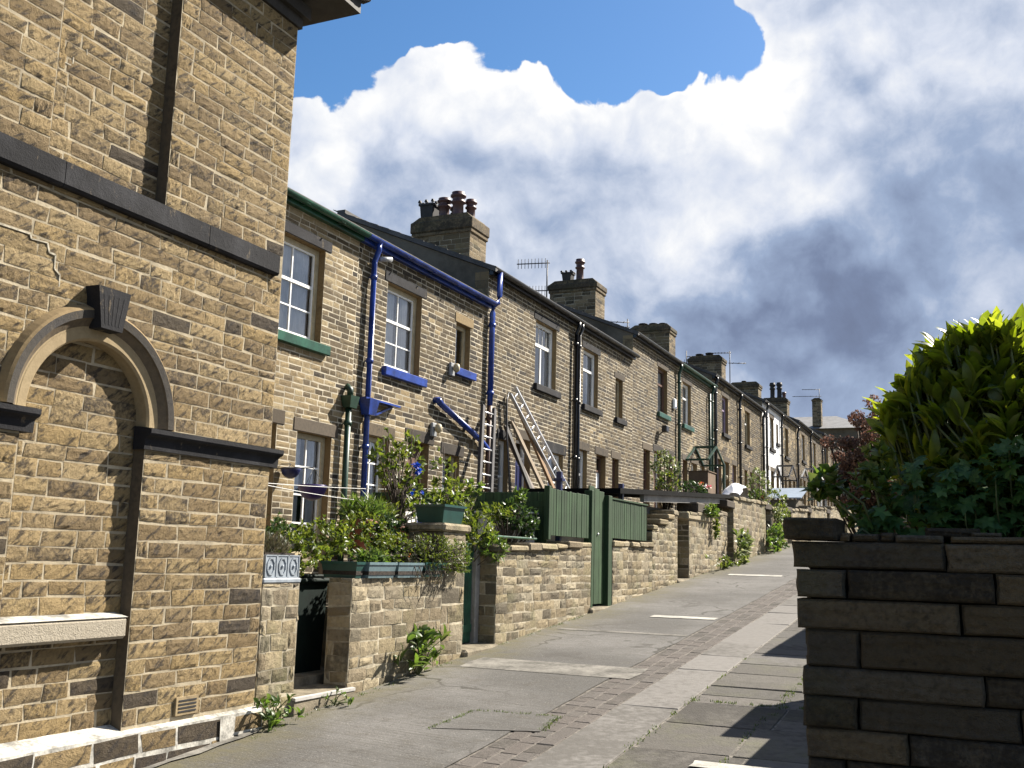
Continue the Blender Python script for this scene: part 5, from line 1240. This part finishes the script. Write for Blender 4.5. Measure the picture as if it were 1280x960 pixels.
# ------------------------------------------------------------------ plants
class Leaves:
    """many small folded leaf blades gathered into one mesh"""
    def __init__(s): s.b = {}
    def add(s, p, d, up, L, W, mat, curl=.15, fold=.25, big=False):
        """p base, d direction, up rough normal; arrays of N"""
        s.b.setdefault((mat, big), []).append((np.atleast_2d(p), np.atleast_2d(d), np.atleast_2d(up), np.atleast_1d(L), np.atleast_1d(W), curl, fold))
    def build(s, name, parent):
        V, Fc, MI, mats, off = [], [], [], [], 0
        for (mat, big), lst in s.b.items():
            mats.append(M[mat]); k = len(mats)-1
            for p, d, up, L, W, curl, fold in lst:
                n = max(len(p), len(d)); p = np.broadcast_to(p, (n, 3)); d = np.broadcast_to(d, (n, 3)); up = np.broadcast_to(up, (n, 3))
                L = np.broadcast_to(L, (n,))[:, None]; W = np.broadcast_to(W, (n,))[:, None]
                d = d/np.linalg.norm(d, axis=1, keepdims=True)
                sd = np.cross(d, up); sd /= np.linalg.norm(sd, axis=1, keepdims=True)+1e-9
                nn = np.cross(sd, d)
                if not big:
                    v = [p, p+d*L*.45+sd*W*.5+nn*W*fold, p+d*L*.5-nn*W*.02, p+d*L*.45-sd*W*.5+nn*W*fold, p+d*L-nn*L*curl]
                    f = [(0, 1, 2), (0, 2, 3), (1, 4, 2), (2, 4, 3)]; nv = 5
                else:
                    st = ((.0, .12, 0), (.22, .72, .02), (.5, 1., .0), (.78, .66, -.35), (1., .04, -1.))
                    v = []
                    for t, w, c in st:
                        c0 = p+d*L*t+nn*L*curl*c
                        v += [c0+sd*W*.5*w+nn*W*fold*w, c0, c0-sd*W*.5*w+nn*W*fold*w]
                    f = []
                    for i in range(4):
                        a = i*3; f += [(a, a+1, a+4, a+3), (a+1, a+2, a+5, a+4)]
                    nv = 15
                arr = np.stack(v, 1).reshape(-1, 3); V.append(arr)
                base = off+np.arange(n)*nv
                for q in f: Fc.extend(map(tuple, (base[:, None]+np.array(q)[None]).tolist()))
                MI.extend([k]*(n*len(f))); off += n*nv
                # faces were appended leaf-part by leaf-part, all share one material index
        me = bpy.data.meshes.new(name); V = np.vstack(V); V = V-np.array(wl(parent)); me.from_pydata(V.tolist(), [], Fc)
        for m_ in mats: me.materials.append(m_)
        me.polygons.foreach_set('material_index', MI); me.polygons.foreach_set('use_smooth', [True]*len(MI)); me.update()
        o = bpy.data.objects.new(name, me); COL.objects.link(o); o.parent = parent
        return o
def rdir(n, up=0.): 
    d = rng.normal(size=(n, 3)); d /= np.linalg.norm(d, axis=1, keepdims=True); d[:, 2] += up; return d/np.linalg.norm(d, axis=1, keepdims=True)
def in_blob(c, r, n, shell=.5):
    d = rdir(n); t = rng.random(n)**(1/3); t = np.where(rng.random(n) < shell, .75+.3*rng.random(n), t); return np.array(c)+d*np.array(r)*t[:, None]
def spray(lv, tip, ax, n, L, W, mat, spread=.9, big=False, curl=.12, fold=.2, back=.06):
    """whorl of leaves round a shoot tip"""
    ax = np.array(ax, float); ax /= np.linalg.norm(ax)
    d = rdir(n)*spread+ax; p = np.array(tip)-ax*rng.random((n, 1))*back
    lv.add(p, d, np.broadcast_to(ax, (n, 3))+rdir(n)*.35, L*rng.uniform(.65, 1.15, n), W*rng.uniform(.75, 1.15, n), mat, curl, fold, big)
def plant(label, cat, base, blobs, stems=None, flowers=None, name='shrub', group='garden plants', leafmat='lf_mid', L=.06, W=.03, n=6, dens=60, up=.35, big=False, shell=.6, stemr=.008, spread=.9, branch=True, full=1.35):
    t = thing(name, label, cat, base, group)
    lv = Leaves(); st = MB(); bs = Vector(base)
    for bl in blobs:
        c, r = bl[0], bl[1]; mt = bl[2] if len(bl) > 2 else leafmat; k = int((bl[3] if len(bl) > 3 else dens)*full)
        tips = in_blob(c, r, k, shell)
        # uneven outline: thin the shell by a clumping noise
        keep = [mnoise.noise(Vector(x)*(1.6/max(r))) > -.22 or random.random() < .35 for x in tips]
        for x, kp in zip(tips, keep):
            if not kp: continue
            ax = (x-np.array(c))/np.array(r); ax[2] += up*2; ax = ax+rng.normal(0, .35, 3)
            spray(lv, x, ax, n, L, W, mt, spread, big)
            if branch and random.random() < .25:
                o = Vector((bs.x+(x[0]-bs.x)*.25, bs.y+(x[1]-bs.y)*.25, bs.z+(x[2]-bs.z)*.45))
                st.tube([bs+Vector((random.uniform(-.02, .02), random.uniform(-.02, .02), 0)), o, Vector(x)], [stemr*1.4, stemr, stemr*.4], M['bark'], 5)
    for s in stems or []: st.tube(s, [stemr*1.5]+[stemr]*(len(s)-1), M['bark'], 6)
    lv.build('foliage', t)
    if st.v: st.build('stem', t)
    if flowers:
        fl = Leaves()
        for c, mt, k, sz in flowers: spray(fl, c, (.6, -.4, .6), k, sz, sz*.8, mt, 1.3, curl=.1)
        fl.build('flower', t)
    return t
# -- big laurel over the foreground wall
t = thing('laurel_bush', 'large glossy laurel with sunlit yellow-green shoots behind the dark wall', 'bush', (.35, 4.95, -.1))
lv = Leaves(); st = MB()
for c, r, k in (((.25, 4.75, .42), (.55, .40, .46), 400), ((.80, 4.8, .42), (.62, .45, .52), 330), ((-.06, 4.65, .47), (.27, .30, .36), 220)):
    for x in in_blob(c, r, k, .85):
        if x[2] < .12 or x[1] < 4.28: continue
        if x[0] < -.34: continue
        ax = (x-np.array(c))/np.array(r)*.55+np.array((0, 0, .85))+rng.normal(0, .25, 3)
        if mnoise.noise(Vector(x)*3.2) < -.28: continue
        spray(lv, x, ax, 6, .125, .05, 'lf_laurel', .75, True, .16, .16, .05)
        if random.random() < .3: st.tube([(.3+random.uniform(-.2, .4), 4.9, .0), (x[0]*.6+.15, x[1]*.7+4.85*.3, x[2]*.55), tuple(x)], [.014, .009, .004], M['twig'], 5)
# shoots that stand up along the top edge
def crest(u): return .58+.36*min(1, max(0, (u+.38)/.26))**.6+.04*math.sin(u*9+1)
for i in range(330):
    u = random.uniform(-.36, 1.1) if i > 190 else random.uniform(-.36, .18)
    y = random.uniform(4.45, 4.95); zt = crest(u)-abs(random.gauss(0, .10))-.02; ax = np.array((random.uniform(-.55, .2)-(.5 if u < -.25 else 0), random.uniform(-.45, .1), 1))
    sz = random.uniform(.75, 1.1)
    spray(lv, (u, y, zt), ax, random.choice((5, 6, 7)), .125*sz, .046*sz, 'lf_laurel', .65, True, .12, .14, .05); st.tube([(u*.9+.05, y+.05, zt-.35), (u, y, zt)], [.007, .004], M['twig'], 5)
lv.build('foliage', t); st.build('stem', t)
# -- dark ferny herb in front of it
t = thing('herb_clump', 'dark green lobed-leaf clump growing along the top of the foreground wall', 'plant', (.2, 4.35, .02))
lv = Leaves(); st = MB()
for i in range(1150):
    u = random.uniform(-.42, 1.3); top = .46-.14*abs(u-.2)+.08*math.sin(u*7); 
    if u < -.2: top = .22+.30*(u+.42)/.22*.7
    y = random.uniform(4.12, 4.5); z = random.uniform(.08, max(.12, top)); c = np.array((u, y, z)); a0 = random.random()*6.28
    nrm = np.array((random.gauss(0, .45), -.5+random.gauss(0, .4), .75))
    nrm /= np.linalg.norm(nrm); e1 = np.cross(nrm, (0, 0, 1.)); e1 /= np.linalg.norm(e1); e2 = np.cross(nrm, e1)
    k = random.choice((5, 6, 7)); an = a0+np.linspace(0, 4.6, k); d = np.outer(np.cos(an), e1)+np.outer(np.sin(an), e2)
    lv.add(np.broadcast_to(c, (k, 3)), d, np.broadcast_to(nrm, (k, 3)), random.uniform(.028, .046), .024, 'lf_herb', .12, .1)
    if random.random() < .10: st.tube([(u*.8+.03, 4.4, .0), (u, y+.02, z*.7), tuple(c)], [.004, .003, .002], M['twig'], 4)
lv.build('foliage', t); st.build('stem', t)
t = thing('leafy_sprig', 'bright green round-leaved sprig arching past the wall corner over the lane', 'plant', (-.36, 4.25, .05))
lv = Leaves(); st = MB()
for c, r, k, mt, sz in (((-.555, 4.22, .30), (.055, .06, .075), 26, 'lf_bright', .06), ((-.40, 4.25, .26), (.12, .1, .13), 60, 'lf_bright', .045), ((-.36, 4.3, .38), (.09, .08, .09), 34, 'lf_mid', .05)):
    for x in in_blob(c, r, k, .5): spray(lv, x, (random.gauss(-.2, .4), -.3, .9), 4, sz, sz*.75, mt, 1.0, False, .1, .15, .02)
for q in ([(-.38, 4.25, .05), (-.45, 4.2, .18), (-.54, 4.2, .27)], [(-.36, 4.25, .05), (-.42, 4.2, .24), (-.50, 4.2, .30)], [(-.35, 4.25, .04), (-.36, 4.2, .2), (-.38, 4.22, .33)], [(-.30, 4.2, .05), (-.42, 4.12, .14), (-.48, 4.1, .09)]): st.tube(q, .005, M['twig'], 5)
lv.build('foliage', t); st.build('stem', t)
t = thing('hydrangea', 'faded pinkish-brown hydrangea heads between the laurel and the far houses', 'bush', (-.40, 5.3, -.2))
hd = Leaves(); lv = Leaves(); st = MB()
for i in range(85):
    c = np.array((random.uniform(-.66, -.30), random.uniform(5.0, 5.35), 0)); lo, hi = .30, .80-.55*max(0, (-.44-c[0]))
    c[2] = random.uniform(lo, hi); r = random.uniform(.032, .044)
    for x in in_blob(c, (r, r, r*.85), 130, 1.): hd.add(x, rdir(1)[0]-(x-c)/r*.2, (x-c)/r+rdir(1)[0]*.2, .0135, .0135, 'hydr', .05, .1)
    st.tube([(-.42, 5.3, -.2), (c[0]*.7-.42*.3, 5.25, c[2]*.5), tuple(c)], [.006, .005, .004], M['bark'], 5)
for x in in_blob((-.48, 5.2, .38), (.16, .15, .22), 40, .4): spray(lv, x, (0, -.3, .8), 3, .07, .045, 'lf_dark', 1.1)
hd.build('flower_head', t); lv.build('foliage', t); st.build('stem', t)
# -- climbing plant and other yard greenery
plant('tall climbing shrub with blue flowers on canes in front of the brown door', 'shrub', (-6.6, 11.15, .3), [((-6.75, 11.10, 1.22), (.22, .28, .30)), ((-6.7, 11.35, .85), (.25, .42, .28)), ((-6.7, 11.55, 1.15), (.2, .30, .42)), ((-6.6, 11.45, .48), (.25, .42, .30)), ((-6.75, 11.85, .62), (.2, .25, .35), 'lf_dark', 46)],
      [[(-6.6, 11.15, .3), (-6.72, 11.02, .8), (-6.78, 11.05, 1.45)], [(-6.6, 11.2, .3), (-6.65, 11.5, .9), (-6.7, 11.62, 1.6)], [(-6.6, 11.25, .3), (-6.6, 11.75, .7), (-6.7, 11.8, 1.2)]],
      [((-6.5, 11.42, 1.12), 'fl_blue', 22, .07), ((-6.5, 11.48, 1.06), 'fl_blue', 18, .06), ((-6.5, 11.34, .78), 'fl_blue', 14, .05), ((-6.45, 11.52, .80), 'fl_blue', 8, .05), ((-6.4, 11.42, .42), 'fl_blue', 18, .06), ((-6.4, 11.40, .30), 'fl_blue', 12, .05)], dens=62, L=.10, W=.055, n=4, full=.8)
plant('upright leafy shrub behind the green tub beside the grey ladder', 'shrub', (-6.6, 12.6, -.3), [((-6.6, 12.35, 1.15), (.18, .22, .34)), ((-6.6, 12.75, .9), (.22, .36, .22)), ((-6.5, 12.35, .70), (.2, .22, .25)), ((-6.5, 13.0, .95), (.12, .25, .10), 'lf_bright', 20)],
      [[(-6.6, 12.6, -.3), (-6.6, 12.4, .6), (-6.6, 12.3, 1.45)]], dens=46, L=.10, W=.052, n=4, full=.75)
plant('strappy bright green clump in the terracotta pot', 'plant', (-6.6, 10.35, .35), [((-6.6, 10.35, .50), (.20, .30, .12), 'lf_bright', 90), ((-6.6, 10.75, .46), (.16, .22, .10), 'lf_mid', 40)], name='pot_plant', L=.16, W=.016, n=7, up=.8, spread=.8, branch=False)
plant('loose pale-leaved plant filling the dark green tub', 'plant', (-5.72, 10.62, .56), [((-5.7, 10.62, .64), (.20, .26, .10), 'lf_mid', 40)], None, [((-5.6, 10.8, .66), 'fl_white', 3, .018)], name='pot_plant', L=.07, W=.035)
plant('feathery green hedge plant spilling above the wheelie bin', 'plant', (-6.5, 9.4, -.55), [((-5.95, 8.15, .0), (.22, .42, .20), 'lf_mid', 120), ((-6.0, 8.75, .14), (.22, .45, .20), 'lf_mid', 130), ((-6.0, 9.45, .20), (.20, .45, .24), 'lf_mid', 130), ((-6.05, 10.05, .22), (.18, .40, .24), 'lf_dark', 110), ((-6.05, 8.0, .20), (.12, .25, .16), 'lf_dark', 40)], None, [((-5.85, 8.0, .22), 'fl_white', 3, .0185), ((-5.8, 8.3, .12), 'fl_white', 3, .018), ((-5.9, 8.7, .3), 'fl_white', 3, .018)], L=.06, W=.03, n=6, branch=False)
plant('low lettuce-green plants in the first long trough', 'plant', (-5.6, 9.0, -.1), [((-5.6, 8.98, -.04), (.10, .27, .07), 'lf_bright', 50)], name='trough_plant', group='plants in the wall troughs', L=.09, W=.03, branch=False)
plant('mixed straggly plants in the middle trough with small pale flowers', 'plant', (-5.6, 9.55, -.1), [((-5.64, 9.5, .06), (.14, .32, .19), 'lf_mid', 110), ((-5.6, 9.7, -.02), (.1, .2, .10), 'lf_grey', 40)], None, [((-5.5, 9.45, .08), 'fl_white', 3, .018), ((-5.5, 9.7, .1), 'fl_white', 3, .018), ((-5.5, 9.6, .0), 'fl_pink', 4, .02)], name='trough_plant', group='plants in the wall troughs', L=.05, W=.022, branch=False)
plant('ferny conifer-like plant bulging over the trough by the pier', 'plant', (-5.6, 10.1, -.1), [((-5.54, 10.12, .04), (.22, .38, .22), 'lf_mid', 240), ((-5.42, 10.42, .0), (.14, .34, .20), 'lf_mid', 150), ((-5.40, 10.6, -.05), (.10, .2, .16), 'lf_bright', 60), ((-5.6, 9.85, .10), (.16, .25, .14), 'lf_grey', 60)], name='trough_plant', group='plants in the wall troughs', L=.04, W=.012, n=8)
t = plant('dry brown stems trailing down the face of the low wall', 'plant', (-5.45, 9.85, -.1), [((-5.42, 10.02, -.22), (.05, .18, .10), 'lf_grey', 22), ((-5.42, 9.75, -.2), (.03, .22, .06), 'lf_grey', 10)], [[(-5.46, 9.6+.1*i, -.08), (-5.41, 9.62+.1*i+random.uniform(-.08, .08), -.22), (-5.43, 9.55+.09*i+random.uniform(-.1, .1), -.38-.05*(i % 3))] for i in range(7)], name='trailing_plant', L=.03, W=.008, stemr=.004, branch=False)
plant('brownish heather tufts in the grey planter', 'plant', (-5.67, 7.42, -.03), [((-5.66, 7.42, .05), (.14, .24, .09), 'lf_grey', 150)], name='heather', L=.075, W=.007, n=8, up=1.2, spread=.5, branch=False)
plant('dark small-leaved bush behind the planter with white specks', 'shrub', (-6.9, 9.3, -.55), [((-6.7, 8.7, .14), (.25, .35, .25), 'lf_dark', 70)], None, [((-6.2, 8.2, .1), 'fl_white', 3, .018), ((-6.2, 8.5, .2), 'fl_white', 3, .018)], L=.05, W=.025)
plant('yellow-green bush hanging over the top of the bright green door', 'shrub', (-5.9, 11.7, -.3), [((-5.7, 11.55, .30), (.20, .34, .20), 'lf_mid', 80), ((-5.55, 11.75, .12), (.12, .26, .16), 'lf_bright', 46), ((-5.8, 11.35, .45), (.18, .22, .16), 'lf_mid', 40)], None, [((-5.5, 11.6, .35), 'fl_white', 5, .03)], L=.10, W=.034, n=5)
plant('glossy rounded shrub on the mossy wall left of the green fence', 'shrub', (-5.85, 12.8, -.2), [((-5.75, 12.75, .55), (.20, .42, .18), 'lf_dark', 100), ((-5.75, 12.25, .58), (.16, .3, .12), 'lf_mid', 50), ((-5.72, 13.15, .50), (.16, .25, .22), 'lf_dark', 60), ((-5.75, 12.95, .85), (.07, .12, .12), 'lf_bright', 18)], None, [((-5.6, 12.5, .62), 'fl_white', 4, .03)], L=.085, W=.04, n=5)
plant('thin leafy shrub before the brown ground-floor windows', 'shrub', (-6.9, 24.1, .4), [((-6.9, 24.1, 2.2), (.35, .5, .45), 'lf_ivy', 90), ((-6.9, 24.3, 1.8), (.3, .5, .3), 'lf_mid', 50)], L=.10, W=.05, n=5, stemr=.012)
plant('flower bed with red and orange blooms by the crate', 'plant', (-6.3, 24.6, 1.55), [((-6.3, 24.5, 1.75), (.25, .9, .16), 'lf_dark', 70)], None, [((-6.1, 24.3+.25*i, 1.86), ('fl_pink', 'fl_white')[i % 3 == 2], 8, .06) for i in range(5)], name='flower_bed', L=.09, W=.04)
plant('yellow-green bush right of the white sheet', 'shrub', (-6.6, 33.2, 1.), [((-6.6, 33.3, 2.0), (.3, .8, .35), 'lf_bright', 70)], None, [((-6.3, 33.0, 2.1), 'fl_pink', 6, .07)], L=.12, W=.06, n=5)
plant('tall feathery grey-green shrub rising above the yard walls', 'shrub', (-6.5, 33.2, .9), [((-6.5, 33.4, 2.4), (.35, .7, .6), 'lf_ivy', 80), ((-6.2, 34.6, 2.1), (.35, .8, .35), 'lf_mid', 50), ((-5.5, 31.5, 1.55), (.2, 1.1, .2), 'lf_mid', 50)], L=.14, W=.045, n=6, stemr=.015)
plant('ivy tuft hanging from the wall top above the second doorway', 'plant', (-5.6, 22.6, 1.05), [((-5.42, 22.5, 1.12), (.12, .55, .13), 'lf_bright', 60), ((-5.40, 22.9, .75), (.05, .15, .22), 'lf_mid', 26)], name='ivy', L=.09, W=.06, n=5)
plant('trailing creeper hanging down the face of the third yard wall', 'plant', (-5.6, 31.2, 1.6), [((-5.40, 30.8, 1.45), (.10, .9, .22), 'lf_ivy', 80), ((-5.42, 30.6, 1.0), (.06, .3, .3), 'lf_grey', 24)], name='ivy', L=.10, W=.055, n=5)
# -- weeds at the foot of the walls
def weed(label, y, h, w, k, L=.12, W=.045, x=-5.42, mt='lf_bright'):
    t = thing('weed', label, 'weed', (x, y, zr(y)), 'weeds at the foot of the walls')
    lv = Leaves(); st = MB()
    for i in range(k):
        tip = Vector((x+random.uniform(-.03, .16), y+random.gauss(0, w), zr(y)+h*random.uniform(.15, 1)))
        st.tube([(x, y+random.uniform(-.03, .03), zr(y)-.02), ((x*1.3+tip.x*.7)/2, (y+tip.y)/2, zr(y)+(tip.z-zr(y))*.65), tip], [.006, .005, .003], M['twig'], 5)
        spray(lv, tip, (.3, random.gauss(0, .5), .8), 5, L, W, mt, .9, True, .25, .15, h*.3)
    lv.build('foliage', t); st.build('stem', t)
weed('small weed at the corner of the tall building', 7.30, .24, .12, 16, .09, .035); weed('tiny weed on the doorstep edge of the first gateway', 8.15, .13, .05, 7, .06, .022, -5.38)
weed('broad-leaved weed under the trough wall, biggest in the lane', 9.72, .46, .17, 26, .15, .055)
weed('pale weed clump at the foot of the second doorway jamb', 24.95, .75, .35, 40, .2, .08, -5.3, 'lf_ivy'); weed('weed clump at the foot of the third doorway jamb', 29.3, .75, .5, 44, .2, .09, -5.3); weed('low grassy weed strip before the second doorway', 23.4, .25, .7, 30, .12, .04, -5.35, 'lf_mid')
# ------------------------------------------------------------------ dark wall in the right foreground
W0 = 3.9
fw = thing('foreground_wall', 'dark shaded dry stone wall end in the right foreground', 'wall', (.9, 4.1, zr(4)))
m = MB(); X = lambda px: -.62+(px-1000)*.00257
rows = [(.088, -.008, (990, 1192, 1335, 1500, 1680, 1860)), (-.012, -.112, (995, 1064, 1250, 1400, 1540, 1730, 1900)), (-.116, -.218, (995, 1208, 1390, 1600, 1800)), (-.222, -.348, (1007, 1079, 1292, 1420, 1640, 1850)), (-.352, -.448, (1001, 1232, 1400, 1590, 1760)),
        (-.452, -.556, (1001, 1075, 1274, 1450, 1680, 1850)), (-.560, -.660, (1005, 1137, 1330, 1520, 1700)), (-.664, -.78, (1007, 1058, 1270, 1480, 1700)), (-.785, -.90, (1003, 1180, 1400, 1600, 1800)), (-.905, -1.03, (1008, 1100, 1290, 1500, 1750)), (-1.035, -1.17, (1002, 1220, 1420, 1700)), (-1.175, -1.32, (1006, 1120, 1350, 1650)), (-1.325, -1.48, (1002, 1190, 1400, 1650)), (-1.485, -1.66, (1004, 1110, 1390, 1640)), (-1.665, -1.9, (1002, 1210, 1420, 1660))]
m.box(-.585, 1.6, 3.945, 4.24, -1.9, .045, M['dark_joint'])
fN = NEARFACE(W0)
def dry_stone(m, x0, x1, z0, z1, y=W0, back=.16):
    """rounded split stone with a hand-broken face"""
    tone = (random.random(), random.random()*.8, random.random()); nu = max(8, int((x1-x0)/.009)); nv = 15
    j = random.uniform(-.022, .012); G = []
    ph = rng.random(4)*6
    for i in range(nv):
        for k in range(nu):
            u, v = k/(nu-1), i/(nv-1); x = x0+(x1-x0)*u; z = z0+(z1-z0)*v
            e = min(min(u, 1-u)*(x1-x0), min(v, 1-v)*(z1-z0)); f = min(1, e/.011); f = 1-(1-f)**2
            lay = .0025*math.sin(v*17+ph[0]+1.2*math.sin(u*5+ph[1]))+.009*mnoise.noise(Vector((x*8, z*24, ph[2])))+.006*mnoise.noise(Vector((x*24, z*60, ph[3])))+.004*mnoise.noise(Vector((x*60, z*110, ph[1])))
            G.append((x+.004*mnoise.noise(Vector((z*18, ph[0], x*2)))*(1 if .05 < u < .95 else 1.6), y-.006*f+j*.5+lay*.75*(.3+.7*f)+(1-f)*.012, z+.0025*mnoise.noise(Vector((x*6, ph[1], 3.)))))
    nq = len(G)
    for i in range(nv):
        for k in range(nu): x, yy, z = G[i*nu+k]; G.append((x, y+back, z))
    fs = [(i*nu+k, i*nu+k+1, (i+1)*nu+k+1, (i+1)*nu+k) for i in range(nv-1) for k in range(nu-1)]
    ring = list(range(nu))+[i*nu+nu-1 for i in range(1, nv)]+[(nv-1)*nu+k for k in range(nu-2, -1, -1)]+[i*nu for i in range(nv-2, 0, -1)]
    n = len(ring); fs += [(ring[i], nq+ring[i], nq+ring[(i+1) % n], ring[(i+1) % n]) for i in range(n)]
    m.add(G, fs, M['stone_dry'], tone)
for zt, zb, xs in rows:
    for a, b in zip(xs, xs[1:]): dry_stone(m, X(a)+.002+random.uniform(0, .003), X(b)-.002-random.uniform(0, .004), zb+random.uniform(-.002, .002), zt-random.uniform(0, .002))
m.build('masonry', fw)
m = MB()
dry_stone(m, X(981), X(1053), .093, .170, 3.87, .3); dry_stone(m, X(1058), X(1070), .090, .118, 3.89, .2)
for a, b, h in ((1072, 1108, .014), (1110, 1128, .02), (1130, 1190, .012), (1200, 1290, .010), (1292, 1400, .016), (1400, 1560, .012)): dry_stone(m, X(a), X(b), .090, .094+h+.008, 3.91, .28)
dry_stone(m, X(1165), X(1235), .108, .145, 4.02, .14); dry_stone(m, X(1225), X(1262), .110, .128, 3.96, .14)
m.build('loose_coping', fw)
m = MB()
for k in range(14): # flank of the wall towards the lane
    z0 = -1.9+.145*k; z1 = min(z0+.138, .085)
    if z1-z0 > .03: rstone(m, -.625, -.50, 4.07, 4.34, z0, z1, M['stone_dry'], .02)
m.build('corner_masonry', fw)
mb = MB(); n = 16; vs = []
for i in range(n+1):
    for j in range(n+1):
        x, y = -.50+3.2*i/n, 4.22+1.9*j/n; vs.append((x, y, .06+.03*mnoise.noise(Vector((x*3, y*3, 0)))-.25*max(0, (y-5.4))-.25*max(0, -.25-x)*1.))
mb.add(vs, [(i*(n+1)+j, (i+1)*(n+1)+j, (i+1)*(n+1)+j+1, i*(n+1)+j+1) for i in range(n) for j in range(n)], M['soil'])
structure(mb.build('raised_soil', loc=(1, 5, .05)))
# lane walls on the right-hand side: their stepped tops throw the notched shadows on the flags
for (x, y0, y1, zt, lab) in ((-.75, 14.6, 22, 1.55, 'tall outbuilding wall on the right side of the lane'), (-.70, 10.25, 11.3, .66, 'short stone pier on the right side of the lane, the higher one'), (-.66, 9.0, 9.75, .12, 'short stone pier on the right side of the lane, the lower one')):
    o = thing('garden_wall', lab, 'wall', (x+.2, (y0+y1)/2, zr(y0)), 'stone walls on the right of the lane')
    m = MB(); fr = Frame((x, 0, 0), (0, -1, 0), (-1, 0, 0)); z0 = zr(y0)-.3
    m.box(x+.004, x+(3. if y1-y0 > 2 else 1.6), y0+.004, y1-.004, z0, zt-.1, M['mortar_wall'])
    stonework(m, fr, -y1, -y0, z0, zt-.1, nu=3, nv=3, mat=M['stone_wall'], length=(.2, .45), course=(.11, .16)); stonework(m, NEARFACE(y0), x, x+1.6, z0, zt-.1, nu=3, nv=3, mat=M['stone_wall'], length=(.2, .45), course=(.11, .16)); m.build('masonry', o)
    m = MB(); rstone(m, x-.05, x+(3.05 if y1-y0 > 2 else 1.65), y0-.04, y1+.04, zt-.098, zt, M['lintel'], .02); m.build('coping', o)
bpy.context.view_layer.update()
